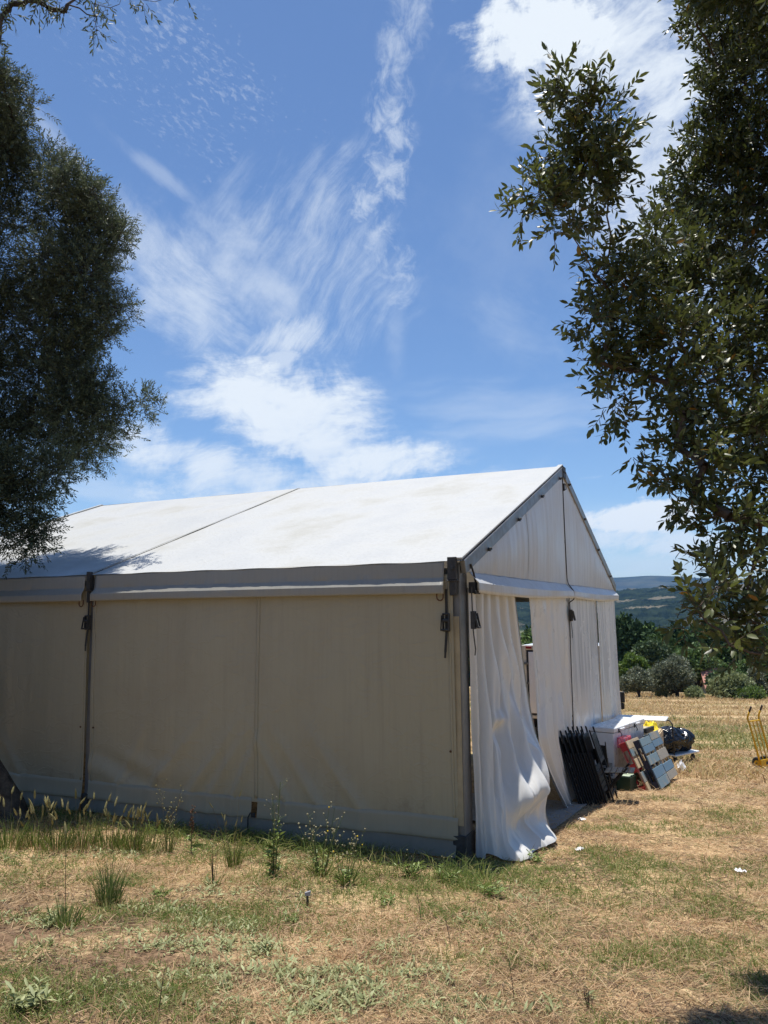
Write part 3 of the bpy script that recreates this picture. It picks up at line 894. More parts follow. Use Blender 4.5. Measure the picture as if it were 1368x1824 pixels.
def mid_curtain(a, v):
    tl = 2.71 + .07 * math.sin(math.pi * min(1, v / .62)) - .13 * float(sst(v, .42, .68)) + 1.0 * max(0, (v - .66) / .34) ** 1.35
    tr = HALF - .012
    t = tl + (tr - tl) * a
    hb = gzs(t) + .02 + .02 * math.sin(a * 20)
    h = 2.70 + (hb - 2.70) * v
    amp = .018 + .030 * v
    f = math.sin(2 * math.pi * (6.5 * a + .12 * v)) + .4 * math.sin(2 * math.pi * 11 * a + 2 * v)
    s = -.035 - .16 * v ** 2 * (1 - a) ** .7 - amp * f * (.35 + .65 * sst(1 - a, 0, .8)) + (float(fbm(a * 6 + 9, v * 5)) - .47) * .05
    s -= .05 * math.exp(-((a - .62) / .05) ** 2) * sst(v, .45, .8)
    return (t, min(s, -.005), h)
prt(MB().grid(mid_curtain, np.linspace(0, 1, 120), np.linspace(0, 1, 80)), 'door_curtain', M['curtain'], smooth=True)
def right_sheet(t0, t1, seed, gapdir):
    def fn(a, v):
        open_ = gapdir * .10 * sst(v, .62, 1.0)
        t = t0 + (t1 - t0) * a + (open_ * a if gapdir < 0 else open_ * (1 - a))
        h = 2.70 + (gzs(t) + .03 - 2.70) * v
        ver = (float(vn(t * 7 + seed, v * .8)) - .5) * .045 + (float(vn(t * 19 + seed, v * 1.3)) - .5) * .020 + (float(vn(t * 42 + seed, v * 3)) - .5) * .008
        return (t, -.04 + ver - .05 * v * v, h)
    return prt(MB().grid(fn, np.linspace(0, 1, 130), np.linspace(0, 1, 70)), 'gable_sheet', M['cling'], smooth=True)
right_sheet(HALF + .012, 7.86, 5, -1)
right_sheet(7.81, WID - .15, 61, 1)
# far gable wall
prt(MB().grid(lambda t, h: (t, 9.99 + (float(vn(t * 4, h * .4)) - .5) * .04, h), np.linspace(.2, WID - .2, 80), np.linspace(-.8, EAVE - .10, 24)), 'rear_wall', M['wall'], smooth=True)

# grey mat in the doorway, its outer corner showing
mt = empty('floor_mat', 'grey floor mat lying in the tent doorway, dusty and flat', 'floor mat', W(3.1, .15, gzs(3.1)), THETA)
def fmat(t, s):
    x = W(t, s)
    return (t - 3.1, s - .15, gzs(t) - gzs(3.1) + .022)
MB().grid(fmat, np.linspace(2.0, 4.15, 12), np.linspace(-.42, 1.6, 8)).build('mat_sheet', M['mat'], mt, solid=.012)
# ------------------------------------------------------------------ things along the gable
def chest_freezer(base, ln, dp, label, h=.885):
    f = empty('chest_freezer', label, 'freezer', base, FR, 'chest freezers along the gable wall')
    g = float(gz(base[0], base[1])) - base[2] - .04
    MB().box(0, ln, 0, dp, .05, h - .085).build('body', M['enamel'], f, bevel=.018, seg=3)
    lid = MB().box(-.008, ln + .008, -.022, dp, h - .078, h).build('lid', M['enamel'], f, bevel=.016, seg=3)
    MB().box(.0, ln, -.004, dp - .01, h - .086, h - .077).build('lid_seal', M['grey_plastic'], f)
    MB().box(ln * .5 - .10, ln * .5 + .10, -.045, -.022, h - .072, h - .030).build('handle', M['enamel'], lid, bevel=.008)
    lk = MB().box(.18, .215, -.032, -.022, h - .10, h - .03).tube([(.20, -.035, h - .06), (.21, -.06, h - .10), (.24, -.06, h - .13), (.23, -.05, h - .16)], .008, 6)
    lk.build('lock', M['strap'], lid)
    gr = MB()
    for k in range(10):
        gr.box(-.004, .0005, .04, .24, .10 + .022 * k, .10 + .022 * k + .011)
    gr.build('vent_grille', M['alu_dark'], f)
    for x in (.06, ln - .10):
        for y in (.05, dp - .09):
            MB().box(x, x + .05, y, y + .05, g, .05).build('foot', M['black_rubber'], f)
    MB().box(.55, .62, -.004, .002, .16, .22).build('control_plate', M['grey_plastic'], f)
    return f
FE = np.array([.60, .80, 0]); FN = np.array([.80, -.60, 0]); FR = math.atan2(.80, .60)
F0 = np.array([3.85, 13.77, -.445])
chest_freezer(F0, .72, .46, 'white chest freezer nearest the folded chairs, vent grille on its end')
chest_freezer(F0 + FE * .77 + np.array([0, 0, .0]), .74, .46, 'white chest freezer behind the first one, mostly hidden by the pallets')
bb = F0 + FE * 1.58
bx = empty('beige_box', 'pale beige box standing past the second freezer, behind the pallets', 'box', (bb[0], bb[1], float(gz(bb[0], bb[1]))), FR)
MB().box(0, .42, -.02, .42, 0, .86).build('box_body', simple('beige_card', (.46, .40, .26), .7), bx, bevel=.01)
MB().box(-.006, .426, -.028, .03, .80, .875).build('box_rim', M['black_rubber'], bx)
tb = empty('folding_table', 'white folding table beyond the freezers, its edge jutting past the tent corner', 'table', W(9.2, -.62, gzs(9.2)), THETA)
MB().box(-.28, .30, -.47, .52, .985, 1.02).build('table_top', M['table'], tb, bevel=.01)
for x in (-.24, .28):
    for y in (-.10, .42):
        MB().tube([(x, y, -.02), (x * .94, y * .95, .985)], .015, 8).build('leg', M['alu_dark'], tb)
for x in (-.23, .27):
    MB().tube([(x, -.09, .5), (x, .40, .5)], .012, 6).build('cross_bar', M['alu_dark'], tb)

# black folding chairs
def chair_parts(root, folded=True):
    w = .42
    for sx in (-1, 1):
        MB().bar((sx * w / 2, 0, 0), (sx * w / 2, 0, 1.06), .032, .022, (0, 1, 0)).tube([(sx * w / 2, 0, 1.055), (sx * w / 2, 0, 1.085)], [.016, .010], 8).build('stile', M['chair'], root, bevel=.004)
    sl = MB()
    for k in range(6):
        x = -.15 + .06 * k
        sl.box(x - .024, x + .024, -.006, .006, .64, .93)
    sl.build('back_slat', M['chair'], root, bevel=.002)
    MB().box(-w / 2, w / 2, -.010, .010, .93, 1.0).build('top_rail', M['chair'], root, bevel=.004)
    MB().box(-w / 2, w / 2, -.010, .010, .59, .64).build('lower_rail', M['chair'], root, bevel=.003)
    MB().box(-w / 2, w / 2, -.010, .010, .12, .15).build('rung', M['chair'], root, bevel=.003)
    if folded:
        st = MB()
        for k in range(5): st.box(-.19, .19, -.036, -.020, .12 + .085 * k, .12 + .085 * k + .072)
        st.build('seat', M['chair'], root, bevel=.002)
        for sx in (-1, 1):
            MB().bar((sx * (w / 2 - .032), -.022, .0), (sx * (w / 2 - .032), -.022, .74), .022, .030, (0, 1, 0)).build('leg', M['chair'], root, bevel=.003)
    else:
        st = MB()
        for k in range(5): st.box(-.20, .20, -.40 + .085 * k, -.40 + .085 * k + .072, .0, .018)
        so_ = st.build('seat', M['chair'], root, bevel=.002, loc=(0, -.01, .44), rot=(rad(14), 0, 0))
        for sx in (-1, 1):
            MB().bar((sx * (w / 2 - .032), .36, -.01), (sx * (w / 2 - .032), -.34, .44), .022, .030, (0, 1, 0)).build('leg', M['chair'], root, bevel=.003)
        MB().box(-w / 2 + .03, w / 2 - .03, .18, .20, .10, .13).build('leg_rung', M['chair'], root)
names = ['black folding chair deepest in the leaning stack, against the curtain', 'second black folding chair out from the curtain in the leaning stack', 'third black folding chair out from the curtain in the leaning stack',
         'fourth black folding chair out from the curtain in the leaning stack', 'fifth black folding chair out, next to the front one', 'outermost black folding chair of the leaning stack, its slatted back in full view']
first = empty('folding_chair', names[0], 'chair', (0, 0, 0), 0, 'black folding chairs by the tent door')
chair_parts(first)
for k in range(6):
    c = first if k == 0 else copy_tree(first)
    c['label'] = names[k]
    t = 4.20 + .075 * k; s = -.36 - .052 * k
    c.location = tuple(W(t, s, gzs(t) + .01))
    c.rotation_euler = (-rad(17.5 - .3 * k), 0, THETA + rad(-4 + 1.0 * k))
oc = empty('folding_chair', 'black folding chair standing open with its seat down, in front of the stack', 'chair', W(4.70, -.735, gzs(4.7) + .01), THETA, 'black folding chairs by the tent door')
oc.rotation_euler = (-rad(17), 0, THETA + rad(3))
chair_parts(oc, False)
lean = empty('folding_chair', 'black folding chair leaning by itself on the first freezer, behind the open chair', 'chair', W(5.40, -.50, gzs(5.4) + .0), THETA, 'black folding chairs by the tent door')
lean.rotation_euler = (-rad(6), 0, THETA + rad(62))
for ch in list(first.children): copy_tree(ch, lean)
lean.scale = (.30, .9, .76)

# pallets leaning against the freezers
def pallet(base, e, up, label, width, height, rows, side, mats, thick=.12, blocks=None):
    e = Vector(e).normalized(); up = Vector(up); up = (up - e * up.dot(e)).normalized(); n = e.cross(up)
    if n.y > 0: n = -n
    o = empty('pallet', label, 'pallet', (0, 0, 0), 0, 'pallets leaning on the freezers')
    o.matrix_world = Matrix(((e.x, up.x, n.x, base[0]), (e.y, up.y, n.y, base[1]), (e.z, up.z, n.z, base[2]), (0, 0, 0, 1)))
    for i, (y0, y1) in enumerate(rows):
        j = random.uniform(-.006, .006)
        MB().box(-.004 + j, width + .004 + j, y0 * height, y1 * height, thick - .02 + random.uniform(-.002, .002), thick + random.uniform(0, .003)).build('board', mats[i % len(mats)], o, bevel=.003)
    for x in (0, width / 2 - .045, width - .09):
        MB().box(x, x + .09, 0, height, thick - .045, thick - .022).build('stringer', side if x < .01 else M['raw_wood'], o, bevel=.003)
        for y in (0, height / 2 - .07, height - .14):
            MB().box(x + .002, x + .088, y + .002, y + .138, .021, thick - .047).build('block', side if x < .01 else (blocks or M['raw_wood']), o, bevel=.004)
        if x != width / 2 - .045 or True:
            MB().box(x, x + .09, .0, height, 0, .019).build('skid', side if x < .01 else M['raw_wood'], o, bevel=.003)
    return o
E1 = Vector((.476, .877, -.064)).normalized(); UP = Vector((-.318, .239, .917))
UP = (UP - E1 * UP.dot(E1)).normalized(); NV = E1.cross(UP)
if NV.y > 0: NV = -NV
b0 = Vector((4.49, 13.37, float(gz(4.49, 13.37)) + .03)) - NV * .12
ROW5 = [(.0, .19), (.2, .39), (.47, .65), (.70, .84), (.85, 1.0)]
TB = [M['board_tan'], M['board_blue'], M['board_tan'], M['board_blue'], M['board_tan']]
pallet(b0, E1, UP, 'wooden pallet with navy painted side and worn blue and tan deck boards', .86, .83, ROW5, M['navy'], TB, .12, M['navy'])
b1 = b0 + E1 * .885 + UP * .03 + NV * .004
pallet(b1, E1, UP, 'weathered blue grey pallet leaning right beside the navy one, by the black bag', .86, .83, [(.0, .16), (.17, .34), (.42, .62), (.70, .84), (.85, 1.0)], M['board_blue'], TB)
b2 = b0 - NV * .175 - E1 * .22 + Vector((.0, .0, .01))
pallet(b2, E1, (UP * .97 - NV * .02), 'red sided pallet leaning between the white freezer and the navy pallet', .95, .86, ROW5, M['red'], [M['raw_wood'], M['board_tan']], .14, M['red'])

# crates and bags around the pallets
def open_crate(name, label, loc, rz, w, d, h, mat, cat='crate', lattice=True):
    c = empty(name, label, cat, loc, rz)
    mb = MB()
    mb.box(0, w, 0, d, 0, .015)
    for z in ([0, h - .022] if lattice else [0]):
        hh = .018 if lattice else h
        mb.box(0, w, -.004, .008, z + .001, z + hh); mb.box(0, w, d - .008, d + .004, z + .001, z + hh)
        mb.box(-.004, .008, .009, d - .009, z + .002, z + hh); mb.box(w - .008, w + .004, .009, d - .009, z + .002, z + hh)
    mb.build('crate_shell', mat, c)
    if lattice:
        st = MB()
        for k in range(6):
            x = w * k / 5
            st.bar((x * .97 + .01, -.008, 0), (min(w, x + .07), -.008, h), .012, .006, (0, 1, 0)).bar((x * .97 + .01, d + .008, 0), (max(0, x - .05), d + .008, h), .012, .006, (0, 1, 0))
        for k in range(4):
            y = d * k / 3
            st.bar((-.008, y, 0), (-.008, min(d, y + .06), h), .006, .012, (0, 1, 0)).bar((w + .008, y, 0), (w + .008, max(0, y - .06), h), .006, .012, (0, 1, 0))
        st.build('lattice', mat, c)
    return c
pc = F0 + FE * .16 + FN * .12
open_crate('plastic_crate', 'pink lattice crate squeezed between the first freezer and the red pallet', (pc[0], pc[1], .10), FR, .32, .11, .17, M['pink'])
gcr = open_crate('plastic_crate', 'dark green crate with pale lids, on the ground below the freezer', (3.90, 13.12, float(gz(3.9, 13.12))), FR, .30, .22, .22, M['green_crate'], lattice=False)
for k in range(2):
    MB().box(.03 + .14 * k, .13 + .14 * k, .02, .20, .221, .242).build('lid', M['pale_lid'], gcr, bevel=.006)

def bag_mesh(r, h, seed, knot=True):
    def fn(a, v):
        th = 2 * math.pi * a
        prof = math.sin(math.pi * min(1, .08 + v * .90)) ** .55
        if v > .93: prof *= max(.12, 1 - (v - .93) * 9)
        cr = (float(vn(math.cos(th) * 2.2 + 9 + seed, math.sin(th) * 2.2 + v * 4 + 9)) - .5) * .75 + (float(vn(math.cos(th) * 6 + 20 + seed, math.sin(th) * 6 + v * 9 + 20)) - .5) * .50 + abs(float(vn(math.cos(th) * 11 + 40 + seed, math.sin(th) * 11 + v * 15 + 20)) - .5) * .45
        cr += .10 * abs(math.sin(th * 9 + seed + v * 3)) * v
        rr = r * prof * (1 + cr * .62)
        return (rr * math.cos(th), rr * math.sin(th) * .85, h * v * (1 + .10 * float(vn(th, 3 + seed))))
    return MB().grid(fn, np.linspace(0, 1, 90), np.linspace(0, 1, 60))
TR = np.array([6.32, 17.95, float(gz(6.32, 17.95))])
tr = empty('platform_trolley', 'flat platform trolley with black hoop handle, loaded with garbage bags', 'trolley', TR, THETA - rad(28))
MB().box(-.42, .50, -.34, .34, .185, .222).build('deck', M['table'], tr, bevel=.012)
MB().tube([(-.39, -.28, .21), (-.40, -.28, .86), (-.40, -.22, .94), (-.40, .22, .94), (-.40, .28, .86), (-.39, .28, .21)], .016, 10).build('handle', M['black_rubber'], tr, smooth=True)
for x in (-.30, .38):
    for y in (-.24, .24):
        wq = MB().disc((x, y, .075), (0, 1, 0), .075, .035, 18).build('wheel', M['black_rubber'], tr, bevel=.006)
        MB().disc((x, y, .075), (0, 1, 0), .03, .045, 12).box(x - .02, x + .02, y - .028, y - .022, .07, .183).box(x - .02, x + .02, y + .022, y + .028, .07, .183).build('caster_fork', M['alu_dark'], wq)
bg1 = empty('garbage_bag', 'bulging black garbage bag on the trolley, nearest the pallets', 'garbage bag', TR + np.array([-.14, -.16, .222]), .4, 'black garbage bags on the trolley')
bag_mesh(.32, .54, 3).build('bag_film', M['bag'], bg1, smooth=True)
bg2 = empty('garbage_bag', 'black garbage bag on the trolley on the open field side', 'garbage bag', TR + np.array([.20, .08, .222]), 1.9, 'black garbage bags on the trolley')
bag_mesh(.28, .46, 21).build('bag_film', M['bag'], bg2, smooth=True)
cb = empty('wooden_crate', 'pale wooden crate between the pallets and the trolley, yellow cloth on it', 'crate', W(8.3, -1.02, gzs(8.3)), THETA)
for k in range(6):
    MB().box(0, .60, -.012, .006, .01 + .13 * k, .125 + .13 * k).build('board', M['raw_wood'], cb, bevel=.003)
    MB().box(-.012, .006, .0, .42, .01 + .13 * k, .125 + .13 * k).build('board', M['raw_wood'], cb, bevel=.003)
MB().box(.585, .60, .01, .42, 0, .785).box(.01, .58, .41, .425, 0, .785).box(.01, .58, .01, .40, .775, .79).build('crate_back', M['raw_wood'], cb)
yc = empty('yellow_cloth', 'crumpled yellow plastic cloth lying on top of the wooden crate', 'cloth', W(8.6, -.82, gzs(8.3) + .79), THETA)
def ycl(a, b):
    x, y = (a - .5) * .38, (b - .5) * .30
    e = min(a, 1 - a, b, 1 - b)
    return (x + (float(vn(a * 7, b * 7)) - .5) * .05, y + (float(vn(a * 6 + 9, b * 7)) - .5) * .05, .015 + .15 * sst(e, 0, .25) * (.35 + float(fbm(a * 5 + 2, b * 5)) * .95) + (float(vn(a * 17, b * 17)) - .5) * .025)
MB().grid(ycl, np.linspace(0, 1, 44), np.linspace(0, 1, 36)).build('cloth_sheet', M['cloth_y'], yc, smooth=True)

# yellow hand truck, leaning back
hp = (7.98, 17.1, float(gz(7.98, 17.1)) + .0)
ht = empty('hand_truck', 'yellow two wheeled hand truck with dark grips standing on the dry grass', 'hand truck', hp, rad(33))
ln_ = Matrix.Rotation(rad(-13), 3, 'X')
def lp(x, y, z): return tuple(ln_ @ Vector((x, y, z)))
for sx in (-1, 1):
    x = sx * .20
    MB().tube([lp(x, 0, .06), lp(x, 0, .92), lp(x, .015, 1.0), lp(x, .005, 1.06), lp(x, -.03, 1.11), lp(x, -.07, 1.16)], .021, 10).build('rail', M['yellow'], ht, smooth=True)
    MB().tube([lp(x, -.066, 1.155), lp(x, -.14, 1.255)], .020, 10).build('grip', M['grip'], ht)
    MB().tube([lp(sx * .065, 0, .10), lp(sx * .065, 0, .965)], .012, 8).build('slat_bar', M['yellow'], ht)
    wq = MB().disc(lp(sx * .13, .10, .12), (1, 0, 0), .125, .06, 22).build('wheel', M['black_rubber'], ht, bevel=.015)
    MB().disc(lp(sx * .13, .10, .12), (1, 0, 0), .06, .07, 16).build('wheel_rim', M['yellow'], wq)
MB().tube([lp(-.20, 0, .965), lp(.20, 0, .965)], .016, 8).build('top_bar', M['yellow'], ht)
MB().tube([lp(-.19, .10, .12), lp(.19, .10, .12)], .012, 8).build('axle', M['alu_dark'], ht)
fr = MB()
fr.box(-.25, .25, -.035, .03, .01, .035)
for (a, b, c, d) in ((-.25, -.08, .037, .19), (.10, .25, .037, .19), (-.078, .098, .037, .075), (-.078, .098, .14, .19)): fr.box(a, b, -.035, -.015, c, d)
fr.box(-.24, .24, -.28, -.038, .005, .014)
fr.build('toe_plate', M['yellow'], ht, bevel=.004)
MB().box(-.075, .095, -.013, .02, .077, .138).build('slot_block', M['alu_dark'], ht)

# box van behind the tent, its rear seen through the door
vz = gzs(15.2) + .0
vn_ = empty('box_van', 'white box van parked behind the tent, its rear door seen through the tent door', 'van', W(14.1, 3.12, vz), THETA)
BL_, BW = 1.75, 2.15
MB().box(.02, BL_, -BW, 0, .72, 2.68).build('cargo_box', M['van_white'], vn_, bevel=.02)
fm = MB().box(-.02, .03, -.13, .0, .70, 2.68).box(-.02, .03, -BW, -BW + .13, .70, 2.68).box(-.02, .03, -BW + .131, -.131, 2.55, 2.68).box(-.02, .03, -BW + .131, -.131, .70, .78)
fm.build('rear_frame', simple('cream_paint', (.62, .56, .46), .5), vn_, bevel=.008)
for y0 in (-BW / 2 + .01, -BW + .15):
    y1 = y0 + BW / 2 - .16
    dr = MB().box(-.028, -.002, y0 + .045, y1 - .045, .84, 2.50).build('rear_door', M['van_white'], vn_, bevel=.01)
    MB().box(-.020, .0, y0, y1, .79, 2.545).build('door_seal', M['van_dark'], dr)
for z in (2.15, 1.62, 1.05):
    for y in (-.20, -BW + .06):
        MB().box(-.05, -.029, y, y + .15, z, z + .06).disc((-.045, y + .15 if y > -1 else y, z + .03), (0, 0, 1), .02, .12, 8).build('hinge', M['alu'], vn_)
MB().tube([(-.045, -.42, .85), (-.045, -.42, 2.5)], .014, 8).build('lock_rod', M['alu'], vn_)
for y in (-.30, -BW + .14):
    MB().box(-.045, -.021, y, y + .17, 2.585, 2.645).build('marker_lamp', M['tail_red'], vn_, bevel=.008)
    MB().box(-.075, -.015, y + .0, y + .20, .46, .66).build('tail_lamp', M['tail_red'], vn_, bevel=.01)
MB().box(-.06, .04, -BW, 0, .34, .455).build('rear_bumper', M['van_dark'], vn_, bevel=.01)
MB().box(.05, 3.4, -BW + .45, -.45, .42, .70).build('chassis', M['van_dark'], vn_)
cabp = [(1.83, .40), (3.62, .40), (3.66, 1.0), (3.35, 1.30), (3.0, 1.98), (1.83, 2.02)]
cabm = MB()
n_ = len(cabp)
cabm.add([(x, -BW + .08, z) for x, z in cabp] + [(x, -.08, z) for x, z in cabp], [tuple(range(n_)), tuple(reversed(range(n_, 2 * n_)))] + [(i, (i + 1) % n_, n_ + (i + 1) % n_, n_ + i) for i in range(n_)])
cab = cabm.build('cab', M['van_white'], vn_, bevel=.03)
for y in (-BW + .076, -.084):
    MB().hexa([(2.3, y, 1.22), (3.25, y, 1.22), (3.25, y + .008, 1.22), (2.3, y + .008, 1.22), (2.3, y, 1.85), (2.98, y, 1.85), (2.98, y + .008, 1.85), (2.3, y + .008, 1.85)]).build('side_window', M['glass'], cab)
MB().hexa([(3.36, -BW + .18, 1.33), (3.372, -BW + .18, 1.335), (3.372, -.18, 1.335), (3.36, -.18, 1.33), (3.045, -BW + .2, 1.92), (3.057, -BW + .2, 1.925), (3.057, -.2, 1.925), (3.045, -.2, 1.92)]).build('windscreen', M['glass'], cab)
for y in (-BW + .25, -.45):
    MB().box(3.655, 3.68, y, y + .22, .68, .84).build('headlight', M['glass'], cab, bevel=.01)
for y, d in ((-BW + .07, -1), (-.07, 1)):
    MB().box(2.12, 2.20, y + (d * .16 if d < 0 else .05), y + (-.05 if d < 0 else .16 + .0), .90, .93).tube([(2.16, y, .92), (2.15, y + d * .12, .90)], .02, 6).tube([(2.16, y, 1.12), (2.15, y + d * .12, 1.14)], .015, 6).build('mirror_arm', M['black_rubber'], vn_)
    ya, yb = sorted((y + d * .10, y + d * .34))
    MB().box(2.10, 2.20, ya, yb, .97, 1.28).build('mirror', M['black_rubber'], vn_, bevel=.03, seg=2)
    MB().box(2.10, 2.20, ya + .02, yb + .0, .78, .96).build('mirror', M['black_rubber'], vn_, bevel=.03, seg=2)
for x in (.62, 2.95):
    for y in (-BW + .16, -.16):
        wq = MB().disc((x, y, .31), (0, 1, 0), .32, .20, 26).build('wheel', M['black_rubber'], vn_, bevel=.03)
        MB().disc((x, y, .31), (0, 1, 0), .18, .215, 18).build('wheel_rim', M['alu'], wq)

# litter
def scrap(x, y, size, label, seed, ball=False):
    o = empty('paper_scrap', label, 'litter', (x, y, float(gz(x, y)) + .03), seed * 1.3)
    def fn(a, b):
        u, v = (a - .5) * size, (b - .5) * size * .6
        return (u, v, (float(fbm(a * 4 + seed, b * 4)) - .35) * size * (1.0 if ball else .45) + (.25 * size * math.sin(math.pi * a) * math.sin(math.pi * b) * 1.6 if ball else 0))
    MB().grid(fn, np.linspace(0, 1, 14), np.linspace(0, 1, 12)).build('paper_sheet', M['paper'], o, solid=.002)
scrap(5.86, 16.2, .26, 'crumpled white paper lying in front of the trolley', 1, True)
scrap(2.48, 10.45, .10, 'small white paper scrap on the straw beside the door mat', 2)
scrap(2.02, 8.70, .10, 'white paper scrap near the bottom of the billowing curtain', 3)
scrap(3.36, 7.9, .10, 'white paper scrap alone on open straw at the right', 4)
sk = empty('ground_peg', 'small white capped metal peg standing in the grass before the tent wall', 'peg', (-.63, 6.46, float(gz(-.63, 6.46))), .3)
MB().box(-.008, .008, -.008, .008, -.05, .075).build('shaft', M['alu_dark'], sk)
MB().hexa([(-.022, -.010, .070), (.022, -.010, .066), (.022, .010, .066), (-.022, .010, .070), (-.020, -.008, .096), (.026, -.008, .104), (.026, .008, .104), (-.020, .008, .096)]).build('cap', simple('pale_plastic', (.34, .34, .36), .4), sk, bevel=.003)
# ------------------------------------------------------------------ foliage helpers
def unit(a):
    return a / np.maximum(np.linalg.norm(a, axis=-1, keepdims=True), 1e-9)
def frames(D, tilt_up=.5):
    """side and normal vectors for blade directions D, normals leaning upwards"""
    n = len(D)
    R_ = unit(rng.normal(size=(n, 3)) + np.array([0, 0, tilt_up * 2]))
    S = unit(np.cross(D, R_)); N = np.cross(S, D)
    return S, N
def leaf_batch(P, D, Ln, Wd, rich=False, tilt=.5, curl=.12):
    S, N = frames(D, tilt)
    Ln = Ln[:, None]; Wd = Wd[:, None]
    if not rich:
        a = P; b = P + D * Ln * .48 + S * Wd * .5 + N * Ln * .03; c = P + D * Ln - N * Ln * curl; d = P + D * Ln * .48 - S * Wd * .5 + N * Ln * .03
        V = np.stack([a, b, c, d], 1).reshape(-1, 3)
        F = np.arange(len(P) * 4).reshape(-1, 4)
        return V, F
    cup = .10
    v = [P, P + D * Ln * .30 + S * Wd * .42 + N * Wd * cup, P + D * Ln * .68 + S * Wd * .40 + N * (Wd * cup - Ln * curl * .4), P + D * Ln - N * Ln * curl,
         P + D * Ln * .68 - S * Wd * .40 + N * (Wd * cup - Ln * curl * .4), P + D * Ln * .30 - S * Wd * .42 + N * Wd * cup, P + D * Ln * .32, P + D * Ln * .68 - N * Ln * curl * .4]
    V = np.stack(v, 1).reshape(-1, 3)
    T = np.array([(0, 6, 1), (1, 6, 7), (1, 7, 2), (2, 7, 3), (0, 5, 6), (5, 7, 6), (5, 4, 7), (4, 3, 7)])
    F = (np.arange(len(P))[:, None, None] * 8 + T[None]).reshape(-1, 3)
    return V, F
def twig_batch(A, B, r):
    D = unit(B - A); S, N = frames(D)
    V = []
    for base, rr in ((A, r), (B, r * .5)):
        for k in range(3):
            q = 2 * math.pi * k / 3
            V.append(base + (S * math.cos(q) + N * math.sin(q)) * np.reshape(rr, (-1, 1)))
    V = np.stack(V, 1).reshape(-1, 3)
    T = np.array([(0, 1, 4, 3), (1, 2, 5, 4), (2, 0, 3, 5)])
    F = (np.arange(len(A))[:, None, None] * 6 + T[None]).reshape(-1, 4)
    return V, F
def grow(clusters, per_area, leaf_len, spacing, twig_len, up=.25, jitter=.3, spread=.62):
    """twigs in each clump and the leaves along them; clusters: x, y, z, r"""
    A = []; B = []
    for (x, y, z, r) in clusters:
        n = max(4, int(per_area * r * r))
        c = np.array([x, y, z])
        d = unit(rng.normal(size=(n, 3)))
        rr = r * rng.random((n, 1)) ** .55
        st = c + d * rr * spread
        dr = unit(d * .9 + rng.normal(size=(n, 3)) * .55 + np.array([0, 0, up]))
        ln = twig_len * rng.uniform(.6, 1.15, (n, 1)) * min(1.0, .45 + r / .6)
        A.append(st); B.append(st + dr * ln)
    A = np.concatenate(A); B = np.concatenate(B)
    tl = np.linalg.norm(B - A, axis=1); D = unit(B - A)
    m = int(twig_len * 1.1 / spacing)
    P = []; LD = []
    S, N = frames(D, .2)
    for k in range(m):
        dist = (k + .6) * spacing
        ok = (dist < tl) & (dist > .12 * tl)
        f = dist
        sgn = 1 if k % 2 else -1
        a = rng.uniform(-.7, .7, (len(A), 1))
        side = unit(S * sgn * np.cos(a) + N * np.sin(a) + rng.normal(size=A.shape) * jitter)
        P.append((A + D * f)[ok]); LD.append(unit(D * .75 + side * .8 + np.array([0, 0, -.05]))[ok])
    tipd = unit(D + rng.normal(size=D.shape) * .2)
    P.append(B); LD.append(tipd)
    P = np.concatenate(P); LD = np.concatenate(LD)
    return A, B, P, LD
def skeleton(trunk_pts, nodes, r0, mat, parent, name='limb', wob=.06, minr=.006, power=.5):
    """limbs from the trunk to every clump, joined along a shortest tree"""
    pts = [np.array(p, float) for p in trunk_pts]; par = [-1] * len(pts)
    nt_ = len(pts)
    todo = [np.array(c[:3]) for c in nodes]
    done = list(pts)
    left = list(range(len(todo)))
    T = np.array(todo)
    dist = np.full(len(todo), 1e9); near = np.zeros(len(todo), int)
    for i, p in enumerate(done):
        d = np.linalg.norm(T - p, axis=1) * (1.15 if i < nt_ else 1)
        m = d < dist; dist[m] = d[m]; near[m] = i
    used = np.zeros(len(todo), bool)
    while not used.all():
        dd = np.where(used, 1e9, dist); j = int(dd.argmin()); used[j] = True
        done.append(T[j]); par.append(int(near[j])); idx = len(done) - 1
        d = np.linalg.norm(T - T[j], axis=1); m = d < dist; dist[m] = d[m]; near[m] = idx
    load = np.ones(len(done))
    for i in range(len(done) - 1, nt_ - 1, -1): load[par[i]] += load[i]
    mx = load[:nt_].max()
    limbs = {}; root = list(range(len(done)))
    for i in range(nt_, len(done)):
        root[i] = i if par[i] < nt_ else root[par[i]]
        a, b = done[par[i]], done[i]
        ra = max(minr, r0 * (load[i] / mx) ** power)
        rb = max(minr * .8, ra * .72)
        mid = [a + (b - a) * f + rng.normal(size=3) * wob * np.linalg.norm(b - a) * math.sin(math.pi * f) for f in (0, .33, .67, 1)]
        limbs.setdefault(root[i], MB()).tube(mid, [ra, ra * .9, ra * .8, rb], 6, cap=False)
    return [mb.build(name, mat, parent, smooth=True) for mb in limbs.values()]

